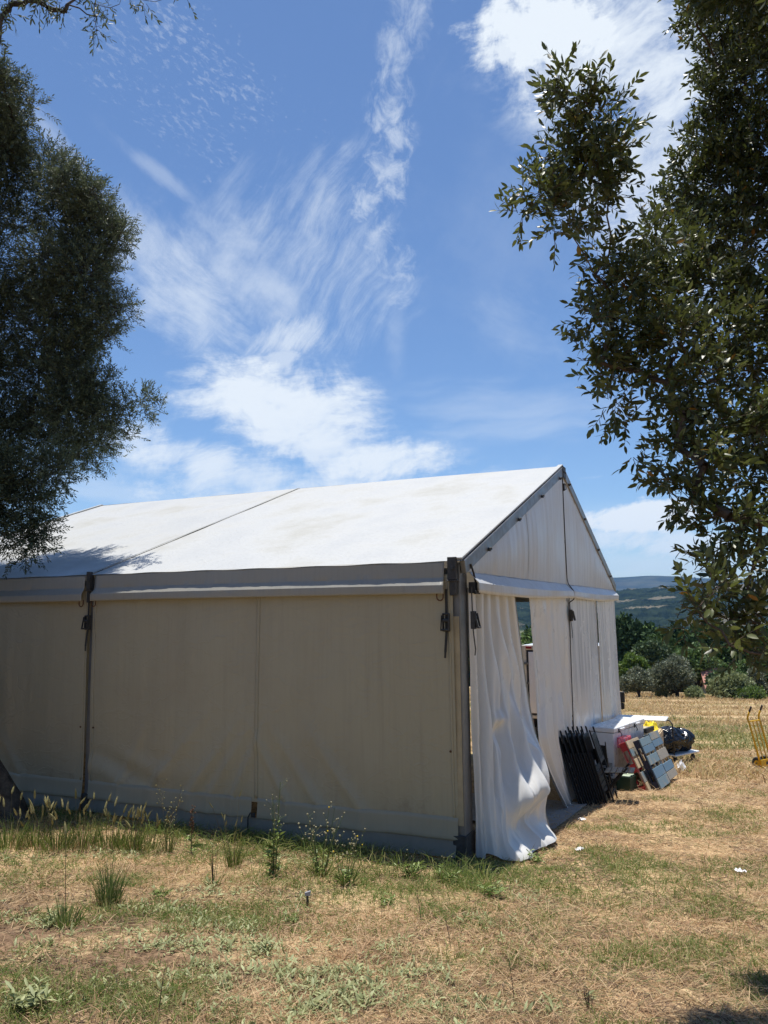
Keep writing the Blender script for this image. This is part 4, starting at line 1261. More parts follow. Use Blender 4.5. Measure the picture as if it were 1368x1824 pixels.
# ------------------------------------------------------------------ the evergreen on the right, close to the camera
EV = np.array(
[(1.279,4.832,5.830,0.177),
 (1.453,4.920,5.706,0.199),
 (1.268,5.073,5.582,0.184),
 (1.429,5.061,5.368,0.223),
 (1.010,4.730,5.086,0.170),
 (1.225,4.901,5.022,0.176),
 (1.649,5.170,5.700,0.134),
 (1.215,4.844,6.020,0.095),
 (0.925,4.908,5.057,0.094),
 (1.084,4.706,4.821,0.075),
 (1.539,5.019,5.505,0.182),
 (1.572,5.107,5.289,0.123),
 (2.938,6.678,7.803,0.187),
 (3.401,6.978,8.128,0.317),
 (3.669,6.943,7.920,0.343),
 (3.279,7.072,7.728,0.232),
 (3.366,6.682,7.211,0.327),
 (3.102,6.868,7.120,0.190),
 (3.235,6.796,6.818,0.302),
 (3.338,6.510,6.498,0.315),
 (2.765,6.503,6.501,0.157),
 (2.816,6.844,6.436,0.220),
 (3.045,6.680,6.230,0.321),
 (3.249,6.463,5.896,0.310),
 (2.670,6.721,6.042,0.225),
 (2.839,6.509,5.667,0.285),
 (1.941,5.373,5.113,0.154),
 (3.081,6.327,5.424,0.301),
 (2.265,5.816,5.146,0.253),
 (1.593,5.246,4.909,0.133),
 (1.433,5.049,4.679,0.104),
 (1.674,4.988,4.611,0.177),
 (1.584,5.132,4.575,0.162),
 (2.183,5.762,4.807,0.249),
 (2.463,5.656,4.848,0.268),
 (2.704,5.528,4.619,0.260),
 (1.349,4.856,4.332,0.130),
 (1.535,5.073,4.297,0.167),
 (1.741,5.128,4.314,0.201),
 (1.890,4.843,4.134,0.208),
 (2.359,5.247,4.310,0.246),
 (1.301,4.982,4.171,0.078),
 (1.431,5.008,4.064,0.140),
 (1.654,5.078,4.026,0.178),
 (1.804,4.843,3.878,0.158),
 (2.117,4.996,3.920,0.213),
 (2.499,5.170,4.045,0.241),
 (1.420,4.707,3.718,0.102),
 (1.595,5.002,3.684,0.093),
 (1.834,4.724,3.630,0.164),
 (2.091,4.773,3.568,0.202),
 (2.304,4.748,3.560,0.201),
 (1.802,4.761,3.445,0.132),
 (1.867,4.520,3.277,0.166),
 (2.269,4.866,3.266,0.205),
 (1.628,4.455,3.203,0.095),
 (1.545,4.581,3.292,0.063),
 (1.449,4.499,3.328,0.034),
 (1.808,4.565,3.086,0.139),
 (1.933,4.381,2.964,0.160),
 (2.133,4.443,2.937,0.142),
 (1.733,4.626,3.113,0.070),
 (1.936,4.594,2.857,0.118),
 (2.124,4.517,2.767,0.068),
 (1.757,4.501,2.658,0.088),
 (1.699,4.105,2.553,0.117),
 (2.044,4.483,2.528,0.134),
 (1.578,4.033,2.453,0.103),
 (1.913,4.422,2.388,0.152),
 (2.038,4.328,2.373,0.136),
 (1.588,4.187,2.365,0.063),
 (1.976,4.378,2.236,0.078),
 (1.561,4.270,2.394,0.051),
 (1.818,4.432,2.701,0.053),
 (1.694,3.934,2.273,0.053),
 (1.916,4.092,2.221,0.061),
 (1.864,4.103,2.638,0.068),
 (4.306,6.135,8.202,0.298),
 (4.631,6.351,6.280,0.415),
 (5.334,5.345,7.444,0.379),
 (3.008,5.216,4.510,0.363),
 (5.131,5.627,4.716,0.358),
 (3.002,4.453,5.129,0.347),
 (4.426,5.352,4.001,0.283),
 (5.223,5.833,7.968,0.334),
 (3.970,5.443,3.259,0.329),
 (3.309,4.360,5.142,0.357),
 (4.843,5.001,3.647,0.347),
 (4.259,5.447,7.231,0.325),
 (3.986,4.451,4.674,0.342),
 (3.388,4.479,4.080,0.304),
 (4.988,5.799,6.536,0.327),
 (3.184,5.044,3.090,0.301),
 (3.402,4.616,6.068,0.355),
 (5.674,4.957,7.620,0.374),
 (4.720,4.809,2.708,0.355),
 (5.999,5.333,8.514,0.304),
 (5.451,5.868,3.138,0.281),
 (3.815,6.278,6.810,0.313),
 (4.514,4.763,5.798,0.379),
 (4.518,6.030,6.941,0.349),
 (4.538,4.558,5.064,0.342),
 (3.482,6.012,7.167,0.376),
 (5.610,6.571,5.138,0.376),
 (5.091,5.927,5.545,0.325),
 (5.778,6.288,5.357,0.347),
 (3.690,6.409,6.004,0.370),
 (4.667,4.990,6.043,0.381),
 (3.873,6.744,3.764,0.415),
 (4.048,4.972,6.760,0.372),
 (3.830,5.849,6.022,0.381),
 (2.986,5.486,3.843,0.341),
 (5.669,6.265,7.796,0.310),
 (4.991,5.489,7.898,0.406),
 (6.099,5.486,8.113,0.405),
 (4.055,5.930,6.570,0.383),
 (4.778,5.994,5.073,0.329),
 (5.507,6.022,5.488,0.352),
 (4.919,6.491,6.803,0.306),
 (5.380,4.657,6.661,0.308),
 (5.632,6.270,6.275,0.309),
 (5.454,5.739,3.280,0.365),
 (4.783,5.218,7.483,0.410),
 (3.367,4.273,6.873,0.391),
 (5.622,5.150,5.373,0.351),
 (4.382,4.439,3.861,0.310),
 (6.116,5.851,5.955,0.389),
 (5.080,5.736,4.356,0.312),
 (2.748,4.430,2.735,0.377),
 (4.489,4.102,6.190,0.336),
 (3.922,5.222,5.789,0.412),
 (2.652,4.500,2.968,0.411),
 (3.083,4.261,3.908,0.343),
 (5.856,6.354,5.293,0.301),
 (3.298,4.267,4.439,0.397),
 (3.758,4.550,6.530,0.371),
 (2.924,4.754,6.735,0.316),
 (4.753,4.842,6.495,0.297),
 (4.215,6.131,5.373,0.321),
 (3.075,6.230,7.978,0.208),
 (2.739,5.932,7.756,0.243),
 (2.990,5.662,7.510,0.296),
 (3.353,5.880,8.019,0.227),
 (3.119,5.899,8.237,0.290),
 (2.940,5.738,7.519,0.288),
 (2.848,6.016,8.349,0.230),
 (2.868,6.048,8.502,0.202),
 (2.811,6.134,7.759,0.237),
 (2.911,6.129,7.828,0.267),
 (3.221,6.212,8.230,0.252),
 (2.784,5.923,8.389,0.273),
 (3.062,5.803,7.651,0.237),
 (2.808,5.747,7.939,0.283)]
)
tx, ty = 4.05, 5.6
tz = float(gz(tx, ty))
ev = empty('evergreen_tree', 'dark evergreen tree with big leaves hanging in from the right edge', 'tree', (tx, ty, tz), 0)
loc = np.array([tx, ty, tz])
tp = [(0, 0, -.15), (.03, .02, .9), (-.05, .05, 1.9), (-.10, .02, 2.9), (-.05, -.05, 3.9), (.05, 0, 5.0), (.1, .05, 6.1)]
MB().tube(tp, [.24, .2, .18, .16, .13, .10, .06], 14).build('trunk', M['bark'], ev, smooth=True)
EVl = EV.copy(); EVl[:, :3] -= loc
skeleton(tp[2:], EVl, .040, M['bark2'], ev, 'limb', .04, .003, .72)
A, B, P, LD = grow(EVl, 1250, .055, .019, .26, .22, spread=.72)
V, F = twig_batch(A, B, np.full(len(A), .0026))
tag(link('twigs', raw_mesh('twigs', V, F, M['bark2']), ev), kind='stuff')
n = len(P)
LL = rng.uniform(.046, .080, n); LW = LL * rng.uniform(.34, .46, n)
# the leaves that show largest are objects of their own
wp = P + loc; rel = wp - np.array([0, 0, HC])
dep = rel @ np.array(tuple(_f)); ux = rel @ np.array(tuple(_r2)) / dep; uy = rel @ np.array(tuple(_u2)) / dep
vis = (np.abs(ux) < .47) & (np.abs(uy) < .63) & (dep > 1)
# prefer those at the airy outer edge of the crown, seen one by one
order = np.argsort(np.where(vis, dep + np.clip(ux, 0, 1) * 5.0, 1e9))
pick = order[:600][::2]
rest = np.setdiff1d(np.arange(n), pick)
V, F = leaf_batch(P[rest], LD[rest], LL[rest], LW[rest], True, .4)
tag(link('leaves', raw_mesh('leaves', V, F, M['leaf_big']), ev), kind='stuff')
lv, lf = leaf_batch(np.zeros((1, 3)), np.array([[1.0, 0, 0]]), np.array([1.0]), np.array([.39]), True, 50.0)
leaf_me = raw_mesh('leaf', lv, lf, M['leaf_one'])
Sx, Nx = frames(LD[pick], .4)
for i, k in enumerate(pick):
    o = link('leaf', leaf_me, ev)
    d, s_, n_v = LD[k], Sx[i], Nx[i]
    q = Matrix(((d[0], s_[0], n_v[0]), (d[1], s_[1], n_v[1]), (d[2], s_[2], n_v[2])))
    sc_ = LL[k]
    o.matrix_local = Matrix.Translation(P[k]) @ (q.to_4x4()) @ Matrix.Diagonal((sc_, sc_, sc_, 1))

# ------------------------------------------------------------------ the olive on the left, leaning over the tent
OL = np.array(  # first rows: unseen low clumps added to keep sky light off the wall
[(-8.893,9.212,2.939,0.318),
 (-8.389,9.684,1.204,0.287),
 (-8.682,9.093,2.314,0.309),
 (-7.301,9.488,1.872,0.291),
 (-6.280,8.267,3.170,0.259),
 (-8.558,8.882,1.714,0.334),
 (-6.937,8.276,2.880,0.281),
 (-5.877,8.839,2.612,0.295),
 (-6.281,8.883,1.853,0.336),
 (-7.799,9.144,2.127,0.348),
 (-5.395,8.472,1.387,0.315),
 (-9.439,9.383,2.577,0.366),
 (-7.377,9.316,3.200,0.354),
 (-7.456,8.411,1.739,0.282),
 (-5.844,8.358,3.197,0.335),
 (-6.037,8.361,2.112,0.297),
 (-6.206,8.522,2.593,0.250),
 (-7.611,8.462,1.451,0.344),
 (-5.569,8.737,1.860,0.360),
 (-8.392,8.655,2.309,0.399),
 (-5.817,8.887,1.724,0.385),
 (-5.519,8.995,2.543,0.278),
 (-8.157,8.424,1.874,0.352),
 (-9.091,9.396,1.919,0.410),
 (-7.581,8.821,2.524,0.370),
 (-6.038,8.645,3.076,0.259),
 (-8.861,9.676,1.751,0.417),
 (-9.428,9.489,2.516,0.336),
 (-8.314,9.587,1.643,0.275),
 (-6.858,8.450,3.009,0.340),
 (-8.052,8.881,1.660,0.281),
 (-6.341,8.320,2.765,0.420),
 (-8.439,8.864,3.084,0.251),
 (-5.753,8.236,3.128,0.414),
 (-7.695,9.677,1.299,0.375),
 (-8.436,8.411,2.029,0.252),
 (-6.236,9.290,2.691,0.340),
 (-6.700,9.703,1.938,0.331),
 (-6.064,9.205,1.570,0.336),
 (-7.197,8.599,1.999,0.325),
 (-6.439,8.543,2.680,0.268),
 (-6.489,9.573,1.417,0.370),
 (-7.305,9.405,3.270,0.331),
 (-6.842,9.235,3.110,0.275),
 (-5.613,9.095,1.812,0.361),
 (-7.763,8.405,2.309,0.298),
 (-7.981,8.784,3.002,0.261),
 (-9.763,9.636,2.678,0.374),
 (-7.107,8.381,2.902,0.321),
 (-6.689,9.027,1.586,0.395),
 (-5.977,8.848,1.549,0.329),
 (-7.949,8.364,2.143,0.330),
 (-8.122,8.534,2.352,0.250),
 (-7.634,9.031,2.441,0.271),
 (-6.815,8.350,2.696,0.320),
 (-6.890,9.240,2.707,0.384),
 (-8.794,8.610,2.898,0.351),
 (-6.852,8.406,2.161,0.299),
 (-8.815,9.318,1.753,0.302),
 (-5.433,8.222,3.003,0.313),
 (-6.685,9.126,1.322,0.273),
 (-7.265,9.306,3.356,0.305),
 (-9.227,9.356,3.081,0.404),
 (-8.967,9.642,1.164,0.306),
 (-8.874,8.807,3.043,0.285),
 (-8.981,9.460,2.803,0.256),
 (-5.928,9.317,2.372,0.337),
 (-5.405,8.566,2.928,0.336),
 (-7.039,8.673,2.640,0.265),
 (-7.715,9.605,1.527,0.320),
 (-5.357,8.862,1.300,0.270),
 (-6.192,9.327,1.302,0.414),
 (-6.884,8.396,2.250,0.313),
 (-5.373,8.381,3.077,0.256),
 (-7.350,9.066,2.062,0.399),
 (-6.730,9.176,1.976,0.336),
 (-9.075,9.083,3.179,0.286),
 (-7.734,9.173,1.966,0.292),
 (-8.364,9.122,3.078,0.372),
 (-8.185,8.435,2.772,0.354),
 (-7.769,8.756,1.538,0.360),
 (-7.035,9.431,1.295,0.409),
 (-6.777,8.617,3.318,0.376),
 (-7.412,8.491,1.984,0.360),
 (-7.213,8.497,1.412,0.311),
 (-6.255,8.912,2.503,0.307),
 (-9.315,9.472,2.699,0.380),
 (-8.380,9.455,1.908,0.385),
 (-9.590,9.538,3.061,0.298),
 (-6.623,9.558,1.967,0.263),
 (-5.448,8.722,1.504,0.371),
 (-9.027,8.966,1.537,0.376),
 (-6.551,9.399,3.333,0.268),
 (-8.250,8.631,2.395,0.360),
 (-8.802,9.395,2.017,0.414),
 (-7.759,9.043,2.750,0.361),
 (-5.660,8.930,2.087,0.301),
 (-6.021,8.422,2.013,0.301),
 (-8.378,8.821,2.311,0.277),
 (-7.007,8.810,1.956,0.392),
 (-9.059,9.161,3.273,0.346),
 (-6.375,9.126,1.343,0.389),
 (-6.745,9.002,2.248,0.419),
 (-7.837,8.935,2.452,0.359),
 (-8.290,8.375,2.014,0.315),
 (-7.596,9.111,2.142,0.353),
 (-9.407,9.279,2.679,0.321),
 (-6.142,9.104,2.174,0.365),
 (-5.149,8.330,3.272,0.265),
 (-9.023,9.542,3.387,0.276),
 (-6.288,10.507,12.542,0.248),
 (-6.624,10.606,12.680,0.400),
 (-7.691,11.397,13.283,0.502),
 (-7.703,10.704,12.672,0.394),
 (-8.259,10.689,12.668,0.384),
 (-6.455,10.827,12.425,0.280),
 (-6.737,10.808,12.536,0.358),
 (-7.183,10.764,12.494,0.457),
 (-8.169,10.684,12.388,0.358),
 (-9.912,11.449,13.015,0.425),
 (-6.416,10.804,12.141,0.231),
 (-8.340,11.058,12.439,0.384),
 (-8.462,10.593,11.903,0.342),
 (-9.569,11.384,12.734,0.451),
 (-6.421,10.891,11.924,0.287),
 (-6.811,10.944,11.867,0.436),
 (-7.177,10.796,11.858,0.431),
 (-7.482,10.398,11.417,0.375),
 (-8.495,11.203,12.108,0.459),
 (-6.280,10.743,11.390,0.250),
 (-7.864,11.201,11.767,0.480),
 (-8.755,11.461,12.045,0.427),
 (-9.253,11.554,12.082,0.399),
 (-6.236,10.747,11.090,0.226),
 (-6.414,10.661,10.988,0.441),
 (-7.440,11.422,11.586,0.384),
 (-7.814,11.313,11.536,0.402),
 (-8.075,10.985,11.307,0.372),
 (-8.220,10.471,10.823,0.456),
 (-9.105,10.924,11.289,0.432),
 (-6.144,10.855,10.827,0.272),
 (-6.427,10.760,10.758,0.363),
 (-7.829,11.407,11.206,0.503),
 (-7.786,10.501,10.524,0.333),
 (-8.470,10.931,10.889,0.344),
 (-8.616,10.581,10.577,0.364),
 (-5.521,10.549,10.295,0.252),
 (-5.887,10.697,10.315,0.409),
 (-6.806,11.439,10.848,0.437),
 (-7.417,11.624,11.107,0.362),
 (-7.721,11.337,10.790,0.427),
 (-8.243,11.379,10.810,0.377),
 (-5.501,10.747,10.087,0.278),
 (-6.094,11.425,10.524,0.386),
 (-6.387,11.007,10.189,0.377),
 (-6.815,10.930,10.297,0.432),
 (-8.051,11.200,10.434,0.432),
 (-9.032,11.684,10.841,0.465),
 (-9.533,11.711,10.846,0.473),
 (-5.554,11.081,9.923,0.237),
 (-6.015,11.537,10.209,0.456),
 (-6.733,10.887,9.874,0.340),
 (-7.174,10.807,9.874,0.472),
 (-8.187,10.685,9.744,0.440),
 (-8.721,10.780,9.892,0.363),
 (-5.532,11.164,9.639,0.236),
 (-5.827,11.170,9.709,0.424),
 (-6.435,10.742,9.436,0.339),
 (-8.024,11.545,10.070,0.387),
 (-8.693,11.734,10.135,0.409),
 (-8.570,10.857,9.516,0.473),
 (-5.658,11.080,9.382,0.281),
 (-6.035,11.346,9.564,0.427),
 (-6.683,11.515,9.581,0.374),
 (-8.086,10.819,9.165,0.457),
 (-8.725,10.892,9.285,0.453),
 (-4.644,10.926,8.938,0.261),
 (-5.307,11.638,9.420,0.449),
 (-5.890,11.682,9.405,0.481),
 (-6.188,11.386,9.103,0.493),
 (-7.690,11.802,9.489,0.496),
 (-7.946,11.463,9.305,0.379),
 (-7.888,10.730,8.808,0.344),
 (-8.911,11.383,9.310,0.384),
 (-9.373,11.391,9.297,0.455),
 (-4.341,11.080,8.620,0.245),
 (-4.770,11.532,8.909,0.388),
 (-6.145,10.911,8.604,0.429),
 (-8.274,11.644,9.038,0.508),
 (-9.149,11.295,8.773,0.385),
 (-4.064,10.967,8.219,0.277),
 (-4.463,11.349,8.430,0.359),
 (-5.160,11.771,8.692,0.505),
 (-5.869,11.958,8.739,0.429),
 (-5.925,11.170,8.411,0.376),
 (-7.660,11.432,8.576,0.493),
 (-7.842,10.927,8.297,0.341),
 (-8.853,11.635,8.755,0.419),
 (-9.357,11.730,8.780,0.435),
 (-4.055,11.241,8.121,0.233),
 (-4.439,11.454,8.282,0.389),
 (-6.437,11.139,8.005,0.384),
 (-7.474,11.115,8.170,0.372),
 (-7.977,11.103,8.157,0.349),
 (-8.508,11.332,8.245,0.386),
 (-9.455,11.860,8.554,0.418),
 (-4.141,11.229,7.729,0.219),
 (-4.572,11.571,7.868,0.495),
 (-4.895,10.981,7.600,0.443),
 (-5.942,10.999,7.709,0.374),
 (-6.733,10.893,7.595,0.347),
 (-7.770,11.699,8.071,0.369),
 (-8.603,11.402,7.858,0.379),
 (-4.282,11.437,7.509,0.252),
 (-4.327,10.945,7.371,0.436),
 (-5.082,11.318,7.503,0.344),
 (-6.928,11.351,7.554,0.443),
 (-7.777,11.892,7.851,0.486),
 (-7.880,11.087,7.458,0.373),
 (-4.087,11.015,7.026,0.220),
 (-5.018,11.776,7.339,0.416),
 (-5.695,12.044,7.599,0.453),
 (-5.905,11.334,7.278,0.462),
 (-6.956,12.073,7.528,0.436),
 (-6.709,10.946,7.051,0.458),
 (-7.617,11.305,7.293,0.450),
 (-8.673,11.958,7.600,0.445),
 (-8.731,11.372,7.192,0.454),
 (-9.094,11.090,7.077,0.401),
 (-4.027,10.992,6.695,0.241),
 (-4.422,11.508,6.982,0.471),
 (-4.860,11.130,6.807,0.370),
 (-5.520,11.354,6.912,0.461),
 (-6.075,11.325,6.899,0.382),
 (-6.957,12.059,7.155,0.416),
 (-7.632,11.615,7.053,0.401),
 (-7.884,11.213,6.793,0.423),
 (-8.784,11.659,7.054,0.493),
 (-4.316,11.321,6.554,0.269),
 (-4.803,11.683,6.672,0.403),
 (-6.454,12.086,6.829,0.357),
 (-6.333,11.074,6.437,0.465),
 (-6.849,11.107,6.569,0.347),
 (-7.320,11.022,6.547,0.468),
 (-8.348,11.693,6.681,0.374),
 (-8.256,10.987,6.523,0.413),
 (-8.867,11.109,6.548,0.342),
 (-4.378,11.192,6.283,0.230),
 (-4.655,11.129,6.227,0.338),
 (-5.160,11.551,6.374,0.387),
 (-5.965,12.001,6.585,0.379),
 (-6.366,11.866,6.397,0.500),
 (-7.560,11.355,6.357,0.341),
 (-9.118,11.338,6.277,0.394),
 (-4.241,11.089,5.793,0.257),
 (-5.047,12.308,6.203,0.382),
 (-5.169,11.509,5.996,0.454),
 (-5.665,11.520,5.992,0.368),
 (-6.419,12.031,6.251,0.498),
 (-6.606,11.360,6.032,0.340),
 (-7.545,12.088,6.258,0.511),
 (-7.782,11.500,6.075,0.451),
 (-8.580,11.823,6.158,0.471),
 (-9.477,12.261,6.268,0.511),
 (-4.407,11.623,5.699,0.255),
 (-4.585,11.243,5.656,0.471),
 (-6.302,11.183,5.690,0.359),
 (-6.689,11.181,5.660,0.334),
 (-8.338,11.383,5.747,0.392),
 (-4.245,11.173,5.372,0.214),
 (-4.487,11.200,5.359,0.466),
 (-5.230,11.601,5.372,0.355),
 (-5.814,11.854,5.461,0.423),
 (-7.036,11.906,5.451,0.409),
 (-7.113,11.272,5.407,0.452),
 (-8.651,12.060,5.609,0.482),
 (-4.062,11.246,4.967,0.235),
 (-4.560,11.953,5.101,0.457),
 (-5.257,12.185,5.160,0.485),
 (-5.705,11.842,5.208,0.387),
 (-6.388,12.328,5.223,0.500),
 (-6.912,12.102,5.276,0.491),
 (-6.951,11.238,5.048,0.397),
 (-7.970,11.977,5.179,0.425),
 (-8.686,12.201,5.310,0.364),
 (-8.522,11.429,5.082,0.341),
 (-8.944,11.401,5.108,0.473),
 (-4.623,11.643,4.789,0.268),
 (-5.950,11.790,4.755,0.466),
 (-6.372,11.362,4.756,0.432),
 (-7.201,11.821,4.886,0.361),
 (-7.516,11.606,4.853,0.346),
 (-8.021,11.785,4.946,0.445),
 (-8.526,11.741,4.925,0.363),
 (-4.430,10.616,4.382,0.246),
 (-4.711,10.688,4.364,0.355),
 (-5.189,10.627,4.344,0.384),
 (-5.486,10.429,4.366,0.355),
 (-6.067,10.575,4.389,0.345),
 (-6.460,10.604,4.301,0.433),
 (-7.403,10.574,4.407,0.347),
 (-7.814,10.540,4.326,0.383),
 (-8.265,10.507,4.387,0.309),
 (-4.694,10.521,4.011,0.223),
 (-5.011,10.721,3.979,0.394),
 (-5.395,10.589,4.061,0.439),
 (-5.967,10.492,4.032,0.414),
 (-6.516,10.506,3.979,0.353),
 (-7.008,10.668,4.076,0.417),
 (-7.958,10.575,4.028,0.337),
 (-8.422,10.543,4.086,0.405),
 (-4.830,10.710,3.728,0.258),
 (-5.441,10.508,3.792,0.346),
 (-5.829,10.544,3.688,0.312),
 (-6.715,10.615,3.814,0.439),
 (-7.233,10.540,3.835,0.337),
 (-7.995,10.547,3.745,0.400),
 (-4.739,10.696,3.507,0.217),
 (-4.889,10.629,3.461,0.339),
 (-5.911,10.775,3.521,0.313),
 (-6.232,10.611,3.543,0.347),
 (-6.688,10.592,3.573,0.304),
 (-6.969,10.508,3.473,0.419),
 (-7.603,10.658,3.591,0.397),
 (-3.796,10.907,7.982,0.213),
 (-3.904,10.998,7.812,0.198),
 (-3.830,11.037,6.881,0.196),
 (-3.783,11.204,7.034,0.116),
 (-4.024,11.061,5.795,0.195),
 (-4.144,10.798,8.534,0.180),
 (-3.968,11.072,6.471,0.196),
 (-5.157,10.912,9.989,0.151),
 (-5.263,10.762,10.155,0.133),
 (-4.547,10.754,8.861,0.180),
 (-4.702,10.849,8.700,0.246),
 (-4.345,10.897,8.548,0.198),
 (-3.864,11.109,5.349,0.178),
 (-3.716,11.142,5.464,0.163),
 (-3.510,11.126,5.540,0.138),
 (-3.282,10.852,5.512,0.119),
 (-3.145,10.858,5.333,0.103),
 (-3.428,11.091,5.314,0.121),
 (-3.809,11.133,5.130,0.121),
 (-3.546,10.907,4.969,0.087),
 (-4.040,11.040,5.292,0.209),
 (-3.660,11.164,5.252,0.130)]
)
ob = np.array([-4.47, 9.75, float(gz(-4.47, 9.75))])
ol = empty('olive_tree', 'large grey green olive tree leaning over the tent roof at the left', 'tree', ob, 0)
trk = [(0.03, 0, -.2), (-.06, .0, .12), (-.22, -.02, .45), (-.44, -.03, .80), (-.85, -.05, 1.25), (-1.15, .02, 1.8), (-1.40, .1, 2.5), (-1.45, .15, 3.4), (-1.35, .2, 4.4), (-1.3, .2, 5.6), (-1.4, .1, 6.8)]
def knobbly(pts, rs, seed, nn=22):
    base = MB()
    pts = [Vector(p) for p in pts]
    fine = []; fr_ = []
    for i in range(len(pts) - 1):
        for k in range(6):
            fine.append(pts[i].lerp(pts[i + 1], k / 6)); fr_.append(rs[i] + (rs[i + 1] - rs[i]) * k / 6)
    base.tube(fine, fr_, nn)
    out = []
    for i, v in enumerate(base.v):
        r_i = i // nn; k = i % nn
        c = fine[min(r_i, len(fine) - 1)]
        q = 2 * math.pi * k / nn
        f = 1 + .42 * (float(vn(math.cos(q) * 3 + 9 + seed, math.sin(q) * 3 + r_i * .10 + 9)) - .5) + .55 * (float(vn(k * 1.05 + seed, r_i * .16)) - .5)
        out.append(tuple(Vector(c) + (Vector(v) - c) * f))
    base.v = out
    return base
knobbly(trk, [.26, .19, .165, .135, .13, .125, .115, .10, .085, .06, .03], 3).build('trunk', M['bark_dark'], ol, smooth=True)
OLl = OL.copy(); OLl[:, :3] -= ob
skeleton(trk[5:], OLl, .055, M['bark'], ol, 'limb', .05, .005, .7)
A, B, P, LD = grow(OLl, 1080, .05, .019, .34, .30, spread=.8)
V, F = twig_batch(A, B, np.full(len(A), .003))
tag(link('twigs', raw_mesh('twigs', V, F, M['bark']), ol), kind='stuff')
LL = rng.uniform(.045, .075, len(P))
V, F = leaf_batch(P, LD, LL, LL * rng.uniform(.24, .32, len(P)), False, .3)
tag(link('leaves', raw_mesh('leaves', V, F, M['leaf_olive']), ol), kind='stuff')
# a second olive beyond the left edge; its tips hang into the top corner
OH = np.array(
[(-2.197,4.242,5.996,0.072),
 (-2.167,4.256,6.058,0.065),
 (-1.980,4.197,6.020,0.072),
 (-1.923,4.185,5.967,0.052),
 (-1.822,4.214,6.011,0.072),
 (-1.846,4.236,5.979,0.039),
 (-1.637,4.145,5.961,0.039),
 (-1.660,4.245,5.955,0.026),
 (-1.647,4.185,5.827,0.039),
 (-1.680,4.304,5.894,0.029),
 (-1.551,4.150,5.932,0.033),
 (-1.476,4.238,6.070,0.046),
 (-1.392,4.256,6.070,0.046),
 (-1.138,4.237,6.079,0.039),
 (-2.319,4.223,5.982,0.131),
 (-1.741,4.247,6.158,0.098),
 (-1.968,4.092,6.062,0.131),
 (-2.211,4.193,5.759,0.033)]
)
o2b = np.array([-4.3, 2.7, float(gz(-4.3, 2.7))])
o2 = empty('olive_tree', 'olive tree outside the left edge, only its tips hang into the top left corner', 'tree', o2b, 0)
trk2 = [(0, 0, -.2), (.05, .03, .5), (-.05, .0, 1.1), (.08, .1, 1.8), (.2, .2, 2.6), (.3, .3, 3.4), (.35, .3, 4.2)]
knobbly(trk2, [.27, .2, .18, .16, .12, .09, .05], 9).build('trunk', M['bark'], o2, smooth=True)
OHl = OH.copy(); OHl[:, :3] -= o2b
oc_ = []
for k in range(95):  # unseen crown, made wide and dense to block sky from the left wall
    d = unit(rng.normal(size=3)); q = d * np.array([2.2, 2.0, 1.6]) * rng.random() ** .35 + np.array([-.5, .1, 3.0])
    if q[2] > 1.3: oc_.append((*q, rng.uniform(.34, .5)))
oc_ = np.array(oc_)
nodes = np.concatenate([oc_, OHl, OHl[:6] + np.array([0, 0, 1.1, 0]), OHl[6:12] + np.array([0, -.1, 1.2, 0])])
skeleton(trk2[3:], nodes, .07, M['bark'], o2, 'limb', .06, .0016, 1.15)
A, B, P, LD = grow(oc_, 300, .05, .028, .40, .30, spread=.8)
A2, B2, P2, LD2 = grow(OHl, 1500, .05, .014, .16, -.5)
V, F = twig_batch(np.concatenate([A, A2]), np.concatenate([B, B2]), np.full(len(A) + len(A2), .0016))
tag(link('twigs', raw_mesh('twigs', V, F, M['bark']), o2), kind='stuff')
LL = np.concatenate([rng.uniform(.05, .08, len(P)), rng.uniform(.030, .046, len(P2))])
V, F = leaf_batch(np.concatenate([P, P2]), np.concatenate([LD, LD2]), LL, LL * .27, True, .3)
tag(link('leaves', raw_mesh('leaves', V, F, M['leaf_olive']), o2), kind='stuff')

# ------------------------------------------------------------------ trees and bushes beyond the field
CROWNS = []
def crown_mesh(name, w, h, mat, seed, nl=9, nq=900, leaf=.30, low=.12, flat=False):
    """leaf clumps over several lobes round a dark inside"""
    rs = np.random.default_rng(seed)
    V = []; 
    lob = []
    for i in range(nl):
        a = rs.uniform(0, 2 * math.pi); rr = rs.random() ** .5 * w * .30
        z = h * rs.uniform(low + .16, .80)
        k = 1 - abs(z / h - .45) * .7
        lob.append((rr * math.cos(a) * k * 1.2, rr * math.sin(a) * k * 1.2, z, w * rs.uniform(.20, .30) * k))
    lob.append((0, 0, h * .84, w * .17))
    for (x, y, z, r) in lob:
        n = int(nq / len(lob) * (r / (w * .25)) ** 2)
        d = unit(rs.normal(size=(n, 3)))
        R_ = r * (rs.uniform(.55, 1.08, (n, 1)))
        p = np.array([x, y, z]) + d * R_ * np.array([1, 1, .95])
        p[:, 2] = np.maximum(p[:, 2], h * low * rs.uniform(.6, 1.4, n))
        dr = unit(d * .6 + rs.normal(size=(n, 3)) * .8 + np.array([0, 0, .3]))
        s = unit(np.cross(dr, rs.normal(size=(n, 3))))
        L_ = leaf * rs.uniform(.5, 1.3, (n, 1))
        V.append(np.stack([p, p + dr * L_ * .5 + s * L_ * .32, p + dr * L_, p + dr * L_ * .5 - s * L_ * .32], 1).reshape(-1, 3))
    V = np.concatenate(V)
    F = np.arange(len(V)).reshape(-1, 4)
    return V, F, lob
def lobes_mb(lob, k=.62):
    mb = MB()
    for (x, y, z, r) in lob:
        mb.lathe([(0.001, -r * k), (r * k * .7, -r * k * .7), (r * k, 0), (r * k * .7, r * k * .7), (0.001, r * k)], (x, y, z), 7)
    return mb
